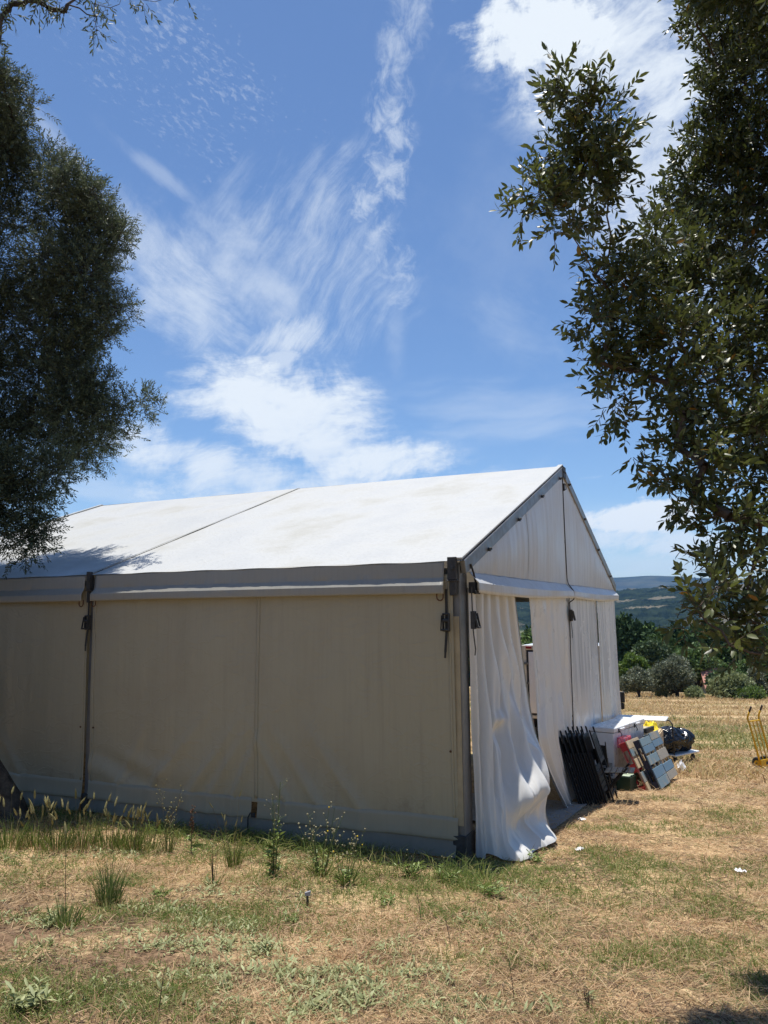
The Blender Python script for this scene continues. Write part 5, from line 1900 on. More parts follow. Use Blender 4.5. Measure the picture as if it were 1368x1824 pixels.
def field_tree(name, x, y, w, h, mat, label, cat, seed, group=None, trunk=True, leaf=.3, nq=1500, low=.14, bark='bark', nl=10):
    z = float(gz(x, y)) - .05
    o = empty(name, label, cat, (x, y, z), seed * 1.7, group)
    V, F, lob = crown_mesh(name, w, h, mat, seed, nl, nq, leaf, low)
    cr = tag(link('crown', raw_mesh('crown', V, F, mat), o), kind='stuff')
    if name == 'broadleaf_tree' and w > 2.6: CROWNS.append(cr)
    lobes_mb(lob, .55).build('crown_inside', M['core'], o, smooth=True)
    if trunk:
        rs = random.Random(seed)
        mb = MB().tube([(0, 0, -.2), (.05 * w, 0, h * .12), (-.02 * w, .02 * w, h * .3), (0, 0, h * .55)], [.05 * w, .04 * w, .03 * w, .015 * w], 8)
        for k in range(4):
            l_ = lob[k]
            mb.tube([(.02 * w, 0, h * .12), (l_[0] * .6, l_[1] * .6, l_[2] * .6), l_[:3]], [.03 * w, .02 * w, .01 * w], 6)
        mb.build('trunk', M[bark], o, smooth=True)
    return o
def house(x, y, z, ridge, w, label):
    o = empty('farmhouse', label, 'house', (x, y, z - .1), rad(-14), 'red roofed houses beyond the field')
    e = ridge - 1.5
    wl = MB().box(-w / 2, w / 2, -2.6, 2.6, 0, e); wl.add([(-w / 2, -2.6, e), (-w / 2, 2.6, e), (-w / 2, 0, ridge - .1), (w / 2, -2.6, e), (w / 2, 2.6, e), (w / 2, 0, ridge - .1)], [(0, 2, 1), (3, 4, 5)])
    wl.build('wall', simple('cream_render', (.55, .48, .38), .9), o)
    rf = MB()
    for k in (-1, 1): rf.bar((0, k * 1.45, ridge - .72), (0, k * 1.45 + .001, ridge - .72), .01, .01)
    rf = MB().hexa([(-w / 2 - .3, -3.0, e - .2), (w / 2 + .3, -3.0, e - .2), (w / 2 + .3, 0, ridge), (-w / 2 - .3, 0, ridge), (-w / 2 - .3, -3.0, e - .05), (w / 2 + .3, -3.0, e - .05), (w / 2 + .3, 0, ridge + .15), (-w / 2 - .3, 0, ridge + .15)])
    rf.hexa([(-w / 2 - .3, .001, ridge), (w / 2 + .3, .001, ridge), (w / 2 + .3, 3.0, e - .2), (-w / 2 - .3, 3.0, e - .2), (-w / 2 - .3, .001, ridge + .15), (w / 2 + .3, .001, ridge + .15), (w / 2 + .3, 3.0, e - .05), (-w / 2 - .3, 3.0, e - .05)])
    rf.build('roof', simple('faded_red_tiles', (.36, .17, .13), .9, 0, .2, 3), o)
    for k in range(2):
        wd = MB().box(-w / 4 + k * w / 2 - .45, -w / 4 + k * w / 2 + .45, -2.63, -2.59, e - 1.9, e - .7).build('window', simple('window_frame', (.6, .6, .58), .5), o)
        MB().box(-w / 4 + k * w / 2 - .38, -w / 4 + k * w / 2 + .38, -2.645, -2.632, e - 1.83, e - .77).build('pane', M['glass'], wd)
house(30.83, 74.74, -5.57, 2.38, 2.40, 'farmhouse with a faded red roof left of the green tree')
house(32.77, 74.72, -5.64, 2.59, 1.78, 'smaller red roofed house right of the green tree')
field_tree('olive_tree', 18.86, 60.28, 2.35, 2.33, M['leaf_field_olive'], 'small round olive tree at the field edge, nearest the tent', 'tree', 3, 'olive trees at the field edge', leaf=0.17, nq=9000, low=0.2)
field_tree('olive_tree', 22.20, 61.53, 3.60, 3.21, M['leaf_field_olive'], 'larger grey olive tree in the middle of the field edge', 'tree', 8, 'olive trees at the field edge', leaf=0.18, nq=14000, low=0.1, nl=13)
field_tree('olive_tree', 22.27, 65.16, 2.36, 2.62, M['leaf_field_olive'], 'pale olive behind and between the two round olive trees', 'tree', 12, 'olive trees at the field edge', leaf=0.18, nq=6000)
field_tree('shrub', 26.10, 60.93, 3.48, 1.84, M['leaf_shrub'], 'wide pale green bush in front of the red roofs', 'shrub', 21, None, leaf=0.2, nq=9000, low=0.02, trunk=False, nl=13)
field_tree('shrub', 22.78, 59.70, 1.50, 0.87, M['leaf_shrub'], 'low dry bush at the foot of the larger olive tree', 'shrub', 24, None, leaf=0.16, nq=2500, low=0.02, trunk=False)
field_tree('shrub', 21.09, 61.49, 1.03, 1.04, M['leaf_shrub'], 'small grassy bush between the two round olive trees', 'shrub', 25, None, leaf=0.16, nq=1500, low=0.02, trunk=False)
field_tree('shrub', 27.02, 59.71, 2.49, 0.87, M['leaf_bright'], 'low fresh green bush right of the wide pale bush', 'shrub', 26, None, leaf=0.15, nq=4000, low=0.02, trunk=False)
field_tree('shrub', 29.57, 64.56, 2.52, 2.40, M['leaf_field_olive'], 'blue green bush at the far right behind the hand truck', 'shrub', 27, None, leaf=0.2, nq=6000, low=0.04, trunk=False)
field_tree('broadleaf_tree', 21.70, 70.67, 3.25, 3.51, M['leaf_bright'], 'bright green rounded tree rising beside the tent corner', 'tree', 31, None, leaf=0.26, nq=9000, low=0.08)
field_tree('broadleaf_tree', 25.95, 63.97, 1.16, 1.98, M['leaf_dark'], 'dark narrow tree just left of the red roof', 'tree', 35, None, leaf=0.2, nq=3500)
field_tree('broadleaf_tree', 28.48, 67.67, 1.89, 2.94, M['leaf_wood'], 'green tree standing between the two red roofs', 'tree', 36, None, leaf=0.2, nq=6000)
field_tree('broadleaf_tree', 31.92, 71.36, 2.68, 3.14, M['leaf_wood'], 'yellowish green tree behind the bushes at the far right', 'tree', 37, None, leaf=0.24, nq=6000)
field_tree('broadleaf_tree', 25.01, 74.98, 4.08, 5.23, M['leaf_dark'], 'tall dark tree behind the small olive tree', 'tree', 41, None, leaf=0.28, nq=10000, nl=13)
field_tree('broadleaf_tree', 29.67, 76.22, 4.46, 4.79, M['leaf_wood'], 'broad dark green tree behind the larger olive tree', 'tree', 42, None, leaf=0.28, nq=10000, nl=13)
field_tree('broadleaf_tree', 8.90, 53.08, 4.07, 3.87, M['leaf_bright'], 'bright green tree seen through the gap in the door curtains', 'tree', 44, None, leaf=0.22, nq=12000, nl=13, low=0.05)

# far-off wood: one mass of crowns filling the valley, the crowns of the trees above set again and again
def woodland():
    rs = np.random.default_rng(5)
    pos = []
    for az in np.arange(-38, 52, .45):
        dense = 1.0 if 3 < az < 42 else .6
        for d in np.geomspace(98, 430, 22):
            if rs.random() > dense: continue
            a = rad(az + rs.uniform(-.4, .4)); dd = d * rs.uniform(.95, 1.05)
            x, y = dd * math.sin(a), dd * math.cos(a)
            t = (x - O[0]) * G[0] + (y - O[1]) * G[1]
            if t < 98: continue
            pos.append((x, y, float(gz(x, y)) - .8))
    me = bpy.data.meshes.new('woodland')
    me.from_pydata(pos, [], [])
    me.materials.append(M['woodland'])
    o = link('woodland', me)
    ng = bpy.data.node_groups.new('woodland_scatter', 'GeometryNodeTree')
    ng.interface.new_socket('Geometry', in_out='INPUT', socket_type='NodeSocketGeometry')
    ng.interface.new_socket('Geometry', in_out='OUTPUT', socket_type='NodeSocketGeometry')
    N_ = ng.nodes; K = ng.links
    gi = N_.new('NodeGroupInput'); go = N_.new('NodeGroupOutput')
    jn = N_.new('GeometryNodeGeometryToInstance')
    for src in CROWNS:
        oi = N_.new('GeometryNodeObjectInfo'); oi.inputs['Object'].default_value = src
        oi.inputs['As Instance'].default_value = False
        K.new(oi.outputs['Geometry'], jn.inputs[0])
    ip = N_.new('GeometryNodeInstanceOnPoints')
    ip.inputs['Pick Instance'].default_value = True
    K.new(gi.outputs[0], ip.inputs['Points']); K.new(jn.outputs[0], ip.inputs['Instance'])
    ri = N_.new('FunctionNodeRandomValue'); ri.data_type = 'INT'
    ri.inputs['Min'].default_value = 0; ri.inputs['Max'].default_value = len(CROWNS) - 1
    rz = N_.new('FunctionNodeRandomValue'); rz.data_type = 'FLOAT_VECTOR'
    rz.inputs[0].default_value = (0, 0, 0); rz.inputs[1].default_value = (0, 0, 6.28)
    rsn = N_.new('FunctionNodeRandomValue'); rsn.data_type = 'FLOAT_VECTOR'
    rsn.inputs[0].default_value = (1.5, 1.5, 1.5); rsn.inputs[1].default_value = (2.5, 2.5, 2.7)
    rsn.inputs['Seed'].default_value = 4
    K.new([q for q in ri.outputs if q.type == 'INT'][0], ip.inputs['Instance Index'])
    K.new(rz.outputs[0], ip.inputs['Rotation']); K.new(rsn.outputs[0], ip.inputs['Scale'])
    sm = N_.new('GeometryNodeSetMaterial'); sm.inputs['Material'].default_value = M['woodland']
    K.new(ip.outputs[0], sm.inputs['Geometry']); K.new(sm.outputs[0], go.inputs[0])
    md = o.modifiers.new('scatter', 'NODES'); md.node_group = ng
    tag(o, kind='stuff')
def woodmat():
    m, nt, p, out = new_mat('woodland_mass')
    gi = nt.n('ShaderNodeNewGeometry')
    n = nt.noise(gi.outputs['Position'], .09, 3, .5)
    r = gi.outputs['Random Per Island']
    c = nt.mix(r, (.045, .085, .026), (.115, .175, .050))
    c = nt.mix(nt.ramp(n, .42, .58), c, nt.mix(r, (.024, .050, .024), (.065, .105, .040)))
    n2 = nt.noise(gi.outputs['Position'], .11, 2, .5)
    c = nt.mix(nt.ramp(n2, .60, .68, 0, .7), c, (.13, .185, .046))
    nt.put(p.inputs['Base Color'], c)
    p.inputs['Roughness'].default_value = .8
    p.inputs['Specular IOR Level'].default_value = .1
    return m
M['woodland'] = woodmat()
woodland()

# ------------------------------------------------------------------ ground cover
def gh(x, y):
    R_ = np.hypot(x, y)
    near = 1 - sst(R_, 25, 60)
    return gz(x, y) + near * ((fbm(x * 1.3 + 40, y * 1.3 + 40) - .47) * .05 + (fbm(x * 6 + 9, y * 6 + 3) - .47) * .035)
def site(x, y):
    rx, ry = x - O[0], y - O[1]
    return rx * G[0] + ry * G[1], rx * L[0] + ry * L[1]      # t, s
def scatter(n, r0, r1, a0=-36, a1=36, fall=1.0):
    """points whose density thins out with distance from the viewpoint"""
    u = rng.random(n)
    e = 2 - fall
    r = (r0 ** e + u * (r1 ** e - r0 ** e)) ** (1 / e) if abs(e) > 1e-6 else r0 * (r1 / r0) ** u
    a = np.radians(rng.uniform(a0, a1, n))
    x, y = r * np.sin(a), r * np.cos(a)
    t, s = site(x, y)
    out = ~((t > -.02) & (t < WID) & (s > -.02) & (s < 10.2))
    return x[out], y[out]
PATCH = dict(
    green=[(0.03,6.12,1.00,0.35,0.10,0.50), (-0.98,5.99,0.80,0.35,0.00,0.45), (0.75,5.44,0.80,0.30,-0.10,0.45), (-1.08,8.33,1.60,0.30,0.00,0.80), (-1.87,5.14,0.50,0.30,0.00,0.30), (-3.22,7.75,0.90,0.30,0.00,0.90), (-2.43,7.75,0.60,0.25,0.00,0.80), (-1.41,7.68,0.70,0.25,0.00,0.70), (-0.68,7.13,0.60,0.30,0.00,0.90), (-1.49,5.65,0.50,0.20,0.00,0.35), (2.24,5.61,0.60,0.30,0.00,0.35), (1.30,6.29,0.90,0.30,0.00,0.35), (-3.22,7.50,1.00,0.40,0.00,0.55), (-1.95,7.96,1.20,0.35,0.00,0.60), (-0.48,7.81,1.30,0.28,0.00,0.70), (0.36,7.67,0.60,0.20,0.00,0.60), (1.43,7.84,1.00,0.34,0.05,1.00), (0.81,7.15,0.55,0.28,0.00,1.00), (2.25,8.30,0.50,0.22,0.00,0.50), (0.14,7.37,0.50,0.25,0.00,0.50), (-0.48,6.97,0.55,0.35,0.00,0.80), (-0.66,7.46,0.40,0.30,0.00,0.70), (-1.21,7.37,0.70,0.35,0.00,0.45), (-3.28,8.58,1.30,0.35,0.00,0.90), (-1.93,6.31,0.35,0.20,0.00,0.60), (-2.24,5.82,0.35,0.20,0.00,0.50), (-1.62,8.80,0.80,0.30,0.00,0.50), (11.48,32.33,3.50,1.20,0.00,0.50), (-3.12,7.07,0.40,0.30,0.00,0.50), (-0.01,6.76,0.25,0.15,0.00,0.70), (0.87,6.23,0.50,0.15,0.00,0.30)],
    weed=[(-2.21,5.63,0.35,0.12,0.00,1.00), (-1.40,5.30,0.22,0.12,0.00,1.00), (-1.16,4.78,0.30,0.16,0.00,1.00), (-1.19,5.01,0.20,0.12,0.00,1.00), (-1.31,4.63,0.18,0.10,0.00,1.00), (-0.99,5.84,0.45,0.20,0.00,0.70), (-0.77,5.38,0.40,0.20,0.00,0.90), (-0.44,4.91,0.35,0.20,0.00,1.00), (-0.17,4.67,0.35,0.15,0.00,1.00), (0.19,4.97,0.30,0.14,0.00,0.90), (0.51,5.52,0.35,0.18,0.00,0.70), (-0.35,5.54,0.40,0.18,0.00,0.60), (-1.68,5.63,0.18,0.10,0.00,0.70), (-0.80,4.37,0.40,0.15,0.00,1.00), (-0.45,4.41,0.40,0.15,0.00,0.90), (0.02,4.45,0.40,0.12,0.00,0.70), (0.69,4.59,0.35,0.12,0.00,0.60), (-1.64,6.20,0.30,0.15,0.00,0.60), (-1.42,6.73,0.30,0.15,0.00,0.60), (-1.94,4.33,0.20,0.12,0.00,0.90), (0.03,5.47,0.30,0.15,0.00,0.50), (0.77,6.07,0.30,0.15,0.00,0.60)],
    swath=[(1.84,6.00,1.10,0.22,-0.10,0.80), (2.16,5.60,0.50,0.30,0.10,0.70), (4.06,10.99,1.00,0.30,-0.15,0.80), (4.10,9.43,0.70,0.30,0.00,0.70), (2.76,7.70,0.80,0.20,0.05,0.70), (1.17,5.07,0.50,0.12,-0.15,0.80), (0.86,4.86,0.40,0.14,0.10,0.70), (2.07,4.89,0.40,0.30,0.00,0.80), (2.14,5.84,0.60,0.20,0.10,0.60), (0.55,5.20,0.60,0.20,-0.10,0.60), (2.00,9.19,0.50,0.20,0.00,0.40), (-0.18,5.03,0.70,0.25,0.00,0.70), (0.27,4.63,0.70,0.20,0.00,0.70), (2.64,8.46,0.70,0.20,0.00,0.50)],
)
def pm(x, y, key):
    v = np.zeros(len(x))
    for (px_, py_, a, b, rt, w) in PATCH[key]:
        c, s = math.cos(rt), math.sin(rt)
        u = ((x - px_) * c + (y - py_) * s) / a; q = (-(x - px_) * s + (y - py_) * c) / b
        v = np.maximum(v, w * np.exp(-(u * u + q * q)))
    return v
def blades(name, x, y, ln, wd, elev, mat, bend=.3):
    n = len(x)
    az = rng.uniform(0, 2 * math.pi, n)
    D = np.stack([np.cos(az) * np.cos(elev), np.sin(az) * np.cos(elev), np.sin(elev)], 1)
    S = np.stack([-np.sin(az), np.cos(az), np.zeros(n)], 1)
    roll = rng.uniform(-1.2, 1.2, n)[:, None]
    N = np.cross(S, D) * -1
    S = S * np.cos(roll) + N * np.sin(roll)
    P = np.stack([x, y, gh(x, y) + .002], 1)
    ln = ln[:, None]; wd = wd[:, None]
    Hd = np.stack([np.cos(az), np.sin(az), np.zeros(n)], 1)
    mid = P + D * ln * .5
    tip = mid + unit(D * (1 - bend) + Hd * bend - np.array([0, 0, .25 * bend])) * ln * .5
    V = np.stack([P - S * wd * .5, P + S * wd * .5, mid - S * wd * .42, mid + S * wd * .42, tip], 1).reshape(-1, 3)
    T = np.array([(0, 1, 3), (0, 3, 2), (2, 3, 4)])
    F = (np.arange(n)[:, None, None] * 5 + T[None]).reshape(-1, 3)
    tag(link(name, raw_mesh(name, V, F, mat)), kind='stuff')
def bladeset(name, a, b, c2=None, trans=.25):
    m, nt, p, out = new_mat(name)
    gi = nt.n('ShaderNodeNewGeometry')
    r = gi.outputs['Random Per Island']
    c = nt.mix(r, a, b)
    if c2: c = nt.mix(nt.ramp(r, .72, .9), c, c2)
    nt.put(p.inputs['Base Color'], c)
    p.inputs['Roughness'].default_value = .65
    p.inputs['Specular IOR Level'].default_value = .3
    tr = nt.n('ShaderNodeBsdfTranslucent'); nt.put(tr.inputs[0], c)
    mx = nt.n('ShaderNodeMixShader'); mx.inputs[0].default_value = trans
    nt.put(mx.inputs[1], p.outputs[0]); nt.put(mx.inputs[2], tr.outputs[0]); nt.put(out.inputs[0], mx.outputs[0])
    return m
M['straw'] = bladeset('straw', (.31, .20, .11), (.80, .60, .35), (.46, .28, .155))
M['grass'] = bladeset('green_grass', (.085, .135, .022), (.22, .27, .07), (.36, .33, .13), .35)
M['weed'] = leafmat('grey_green_weed', (.070, .105, .025), (.34, .355, .165), .6, .25)
M['tuft'] = bladeset('rush_green', (.075, .125, .035), (.20, .26, .09), (.34, .32, .14), .35)
M['seed'] = bladeset('seed_head', (.22, .20, .075), (.42, .37, .17))
M['stem'] = bladeset('dry_stem', (.14, .12, .055), (.34, .28, .15), (.12, .085, .05))
M['leafy'] = leafmat('weed_leaf', (.060, .105, .018), (.19, .25, .06), .5, .3)
M['petal'] = simple('yellow_petal', (.80, .52, .01), .6)
M['fluff'] = simple('seed_fluff', (.30, .27, .16), .9)

x, y = scatter(230000, 2.6, 24, fall=1.25)
bare = fbm(x * .9 + 3, y * .9 + 8) + .03 + .22 * sst(-x, .3, 1.4) * (y < 6.8)
keep = rng.random(len(x)) < np.clip(1.25 - 1.9 * np.clip(bare - .40, 0, 1) * 2.4, .14, 1)
x, y = x[keep], y[keep]
rr = np.hypot(x, y)
blades('dry_straw', x, y, rng.uniform(.05, .17, len(x)) * (1 + .03 * rr), rng.uniform(.0022, .0046, len(x)) * (.7 + rr * .075), np.abs(rng.normal(.0, .26, len(x))), M['straw'], .35)
# short standing stubble
x, y = scatter(60000, 2.6, 24, fall=1.25)
rr = np.hypot(x, y); t, s = site(x, y)
keep = (fbm(x * .7 + 20, y * .7) > .42)
x, y, rr = x[keep], y[keep], rr[keep]
blades('dry_stubble', x, y, rng.uniform(.03, .10, len(x)), rng.uniform(.002, .004, len(x)) * (.7 + rr * .07), rng.uniform(.6, 1.5, len(x)), M['straw'], .3)
# dark withered bits lying between the straw
x, y = scatter(120000, 2.6, 16, fall=1.25)
rr = np.hypot(x, y)
keep = fbm(x * 1.7 + 60, y * 1.7 + 22) > .44
x, y, rr = x[keep], y[keep], rr[keep]
blades('withered_stalks', x, y, rng.uniform(.02, .09, len(x)), rng.uniform(.0025, .006, len(x)) * (.7 + rr * .06), np.abs(rng.normal(.1, .3, len(x))), bladeset('withered', (.055, .036, .022), (.20, .13, .08), None, .1), .4)
# uneven dry tussocks over the far field
x, y = scatter(150000, 16, 75, -12, 40, fall=1.1)
rr = np.hypot(x, y)
den = fbm(x * .16 + 11, y * .45 + 5) + .35 * (fbm(x * .9, y * .9 + 40) - .47)
keep = rng.random(len(x)) < np.clip((den - .36) * 5, .06, 1)
x, y, rr = x[keep], y[keep], rr[keep]
k = rng.random(len(x)) < sst(fbm(x * .11 + 70, y * .33 + 9) , .47, .58)
for nm, kk, mt_ in (('field_tussocks', ~k, bladeset('field_straw', (.26, .175, .09), (.70, .52, .28), (.46, .36, .16))), ('field_green', k, bladeset('field_green', (.11, .135, .035), (.30, .30, .11), (.46, .39, .17)))):
    blades(nm, x[kk], y[kk], rng.uniform(.08, .26, kk.sum()) * (1 + .006 * rr[kk]), rng.uniform(.010, .024, kk.sum()) * (.6 + rr[kk] * .028), rng.uniform(.3, 1.4, kk.sum()), mt_, .4)
# green grass in patches, thicker by the wall
x, y = scatter(520000, 2.6, 24, fall=1.2)
t, s = site(x, y); rr = np.hypot(x, y)
wallstrip = np.exp(-((t + .62) / .50) ** 2) * ((s > -1.2) & (s < 9)) * (.35 + .65 * sst(fbm(x * 1.6, y * 1.6), .40, .52))
g = np.maximum(pm(x, y, 'green'), wallstrip * .8)
g = np.maximum(g, .75 * sst(fbm(x * .8 + 50, y * 1.3 + 9), .44, .60))
g = g * (.35 + .9 * sst(fbm(x * 2.7 + 5, y * 2.7 + 33), .36, .60))
keep = rng.random(len(x)) < g * 1.0
x, y, rr, t = x[keep], y[keep], rr[keep], t[keep]
tall = 1 + 1.7 * np.exp(-((t + .55) / .42) ** 2) * (x < .9)
blades('green_grass', x, y, rng.uniform(.04, .12, len(x)) * tall, rng.uniform(.003, .006, len(x)) * (.7 + rr * .06), np.clip(rng.normal(.75, .4, len(x)), .05, 1.5), M['grass'], .55)
# cut grass lying in swathes
x, y = scatter(240000, 2.6, 20, fall=1.2)
rr = np.hypot(x, y)
g = np.maximum(pm(x, y, 'swath'), .45 * sst(fbm(x * .6 + 80, y * 1.5 + 2), .47, .60)) * (.3 + sst(fbm(x * 3 + 15, y * 3 + 3), .36, .6))
keep = rng.random(len(x)) < g * .75
x, y, rr = x[keep], y[keep], rr[keep]
blades('cut_grass', x, y, rng.uniform(.05, .16, len(x)), rng.uniform(.0025, .005, len(x)) * (.7 + rr * .06), np.abs(rng.normal(0, .22, len(x))), bladeset('cut_grass', (.10, .125, .04), (.27, .28, .12), (.40, .35, .16)), .3)

# low rosettes of grey green weed leaves
def rosettes(name, cx, cy, rad_, nleaf, ln, mat, wid=.30, el=(.05, .6)):
    P = []; D = []; LN = []
    for x, y, r, k, l in zip(cx, cy, rad_, nleaf, ln):
        a = rng.uniform(0, 2 * math.pi, k); e = rng.uniform(el[0], el[1], k)
        off = rng.normal(size=(k, 2)) * r
        px, py = x + off[:, 0], y + off[:, 1]
        P.append(np.stack([px, py, gh(px, py) + .004 + rng.uniform(0, .015, k)], 1))
        D.append(np.stack([np.cos(a) * np.cos(e), np.sin(a) * np.cos(e), np.sin(e)], 1)); LN.append(l * rng.uniform(.5, 1.2, k))
    P = np.concatenate(P); D = np.concatenate(D); LN = np.concatenate(LN)
    V, F = leaf_batch(P, D, LN, LN * wid * rng.uniform(.8, 1.3, len(P)), True, 1.6, .22)
    tag(link(name, raw_mesh(name, V, F, mat)), kind='stuff')
x, y = scatter(120000, 2.6, 9.5, fall=1.1)
g = np.maximum(pm(x, y, 'weed'), .22 * sst(fbm(x * 1.1 + 60, y * 1.1 + 70), .47, .62) * (x < 1.4)) * (.15 + sst(fbm(x * 2.4 + 33, y * 2.4 + 12), .38, .60))
keep = rng.random(len(x)) < g * .50
x, y = x[keep], y[keep]
n = len(x)
rosettes('weed_carpet', x, y, np.full(n, .018), rng.integers(3, 7, n), rng.uniform(.016, .062, n), M['weed'], .27, (.05, 1.15))

# ------------------------------------------------------------------ single plants
def plant(name, x, y, label, cat, group=None):
    return empty(name, label, cat, (x, y, float(gh(np.array([x]), np.array([y]))[0]) - .005), random.uniform(0, 6))
def tuft(o, n, h, spread, mat, wd=.004, name='blades', lean=.35):
    a = rng.uniform(0, 2 * math.pi, n); r = spread * rng.random(n) ** .6
    P = np.stack([np.cos(a) * r * .45, np.sin(a) * r * .45, np.zeros(n)], 1)
    out = np.stack([np.cos(a), np.sin(a), np.zeros(n)], 1)
    D = unit(out * rng.uniform(.05, lean, (n, 1)) + np.array([0, 0, 1.0]) + rng.normal(size=(n, 3)) * .08)
    ln = h * rng.uniform(.5, 1.08, (n, 1)); S = unit(np.cross(D, rng.normal(size=(n, 3)))); w = wd * rng.uniform(.6, 1.2, (n, 1))
    p1 = P + D * ln * .45; D2 = unit(D + out * .28 * rng.random((n, 1)) - np.array([0, 0, .05])); p2 = p1 + D2 * ln * .33; p3 = p2 + unit(D2 + out * .4 * rng.random((n, 1)) - np.array([0, 0, .15])) * ln * .25
    V = np.stack([P - S * w * .5, P + S * w * .5, p1 - S * w * .5, p1 + S * w * .5, p2 - S * w * .35, p2 + S * w * .35, p3], 1).reshape(-1, 3)
    T = np.array([(0, 1, 3), (0, 3, 2), (2, 3, 5), (2, 5, 4), (4, 5, 6)])
    F = (np.arange(n)[:, None, None] * 7 + T[None]).reshape(-1, 3)
    tag(link(name, raw_mesh(name, V, F, mat), o), kind='stuff')
    return p3, D2
def stems(o, n, h, spread, lean, mat=None, r=.0022, name='stems'):
    mb = MB(); tips = []; paths = []
    for k in range(n):
        a = random.uniform(0, 6.28); rr = spread * random.random() ** .6
        b = Vector((math.cos(a) * rr * .4, math.sin(a) * rr * .4, 0)); hh = h * random.uniform(.62, 1.06)
        la = lean * random.uniform(.3, 1.1)
        dirv = Vector((math.cos(a) * la, math.sin(a) * la, 1)).normalized()
        m = b + dirv * hh * .5; t_ = m + (dirv + Vector((math.cos(a), math.sin(a), -.1)) * la * .35).normalized() * hh * .5
        mb.tube([b, m, t_], [r, r * .8, r * .5], 4, cap=False); tips.append((t_, (t_ - m).normalized())); paths.append((b, m, t_))
    tag(mb.build(name, mat or M['stem'], o), kind='stuff')
    return tips, paths
def heads(o, tips, ln, wd, mat, awn=.03, name='seed_head'):
    mb = MB()
    for p, d in tips:
        l = ln * random.uniform(.8, 1.15)
        d = (d + Vector((random.uniform(-.3, .3), random.uniform(-.3, .3), -.12))).normalized()
        mb.tube([p, p + d * l * .25, p + d * l * .7, p + d * l], [wd * .35, wd * .55, wd * .45, wd * .1], 5, cap=False)
        sd = d.orthogonal().normalized()
        for k in range(9):
            q = Matrix.Rotation(k * 2.4, 3, d) @ sd
            st = p + d * l * (.15 + .085 * k)
            e = st + (d + q * .35).normalized() * awn
            mb.add([st - q.cross(d) * .0012, st + q.cross(d) * .0012, e], [(0, 1, 2)])
    tag(mb.build(name, mat, o), kind='stuff')
def leaves_on(o, paths, n, ln, wid, mat, lo=.05, hi=.8, name='leaf_cluster'):
    P = []; D = []
    for b, m, t_ in paths:
        for k in range(n):
            f = random.uniform(lo, hi)
            p = b.lerp(m, f * 2) if f < .5 else m.lerp(t_, f * 2 - 1)
            a = random.uniform(0, 6.28)
            P.append(tuple(p)); D.append((math.cos(a), math.sin(a), random.uniform(.0, .9)))
    P = np.array(P); D = unit(np.array(D)); LN = ln * rng.uniform(.5, 1.2, len(P))
    V, F = leaf_batch(P, D, LN, LN * wid, True, 1.0, .2)
    tag(link(name, raw_mesh(name, V, F, mat), o), kind='stuff')
def buds(o, tips, r, mat, name, frac=1.0):
    mb = MB()
    for p, d in tips:
        if random.random() > frac: continue
        rr = r * random.uniform(.7, 1.2)
        mb.lathe([(.0005, -rr * .8), (rr * .8, -rr * .3), (rr, .2 * rr), (rr * .6, rr * .8), (.0005, rr)], tuple(p), 6)
    if mb.v: tag(mb.build(name, mat, o, smooth=True), kind='stuff')
def branchlets(o, paths, n, ln, mat, lo=.5):
    mb = MB(); tips = []
    for b, m, t_ in paths:
        for k in range(n):
            f = random.uniform(lo, 1.0); p = b.lerp(m, f * 2) if f < .5 else m.lerp(t_, f * 2 - 1)
            a = random.uniform(0, 6.28); d = Vector((math.cos(a), math.sin(a), random.uniform(.5, 1.4))).normalized(); l = ln * random.uniform(.5, 1.1)
            e = p + d * l
            mb.tube([p, p + d * l * .5, e], [.0014, .0012, .0008], 3, cap=False); tips.append((e, d))
    tag(mb.build('branchlets', mat, o), kind='stuff')
    return tips
o = plant('barley_clump', -3.741, 8.125, 'wild barley clump with drooping heads at the far left edge, by the trunk', 'wild barley')
o['group'] = 'wild barley along the tent wall'
tuft(o, 121, 0.300, .38, M['grass'], .0065, lean=.45)
tuft(o, 44, 0.200, .40, M['straw'], .006, lean=.9, name='dry_blades')
tp_, pa_ = stems(o, 11, 0.5, .36, .30)
heads(o, tp_, .085, .020, M['seed'], .045)
o = plant('barley_clump', -3.528, 8.234, 'wild barley clump just right of the olive trunk foot', 'wild barley')
o['group'] = 'wild barley along the tent wall'
tuft(o, 110, 0.252, .38, M['grass'], .0065, lean=.45)
tuft(o, 40, 0.168, .40, M['straw'], .006, lean=.9, name='dry_blades')
tp_, pa_ = stems(o, 10, 0.42, .36, .30)
heads(o, tp_, .085, .020, M['seed'], .045)
o = plant('barley_clump', -3.261, 8.104, 'thick green barley clump midway between olive trunk and tent post', 'wild barley')
o['group'] = 'wild barley along the tent wall'
tuft(o, 132, 0.276, .38, M['grass'], .0065, lean=.45)
tuft(o, 48, 0.184, .40, M['straw'], .006, lean=.9, name='dry_blades')
tp_, pa_ = stems(o, 12, 0.46, .36, .30)
heads(o, tp_, .085, .020, M['seed'], .045)
o = plant('barley_clump', -3.072, 8.261, 'barley clump with pale heads just left of the black tent post', 'wild barley')
o['group'] = 'wild barley along the tent wall'
tuft(o, 121, 0.264, .38, M['grass'], .0065, lean=.45)
tuft(o, 44, 0.176, .40, M['straw'], .006, lean=.9, name='dry_blades')
tp_, pa_ = stems(o, 11, 0.44, .36, .30)
heads(o, tp_, .085, .020, M['seed'], .045)
o = plant('barley_clump', -2.801, 8.311, 'barley clump just right of the black tent post', 'wild barley')
o['group'] = 'wild barley along the tent wall'
tuft(o, 110, 0.240, .38, M['grass'], .0065, lean=.45)
tuft(o, 40, 0.160, .40, M['straw'], .006, lean=.9, name='dry_blades')
tp_, pa_ = stems(o, 10, 0.4, .36, .30)
heads(o, tp_, .085, .020, M['seed'], .045)
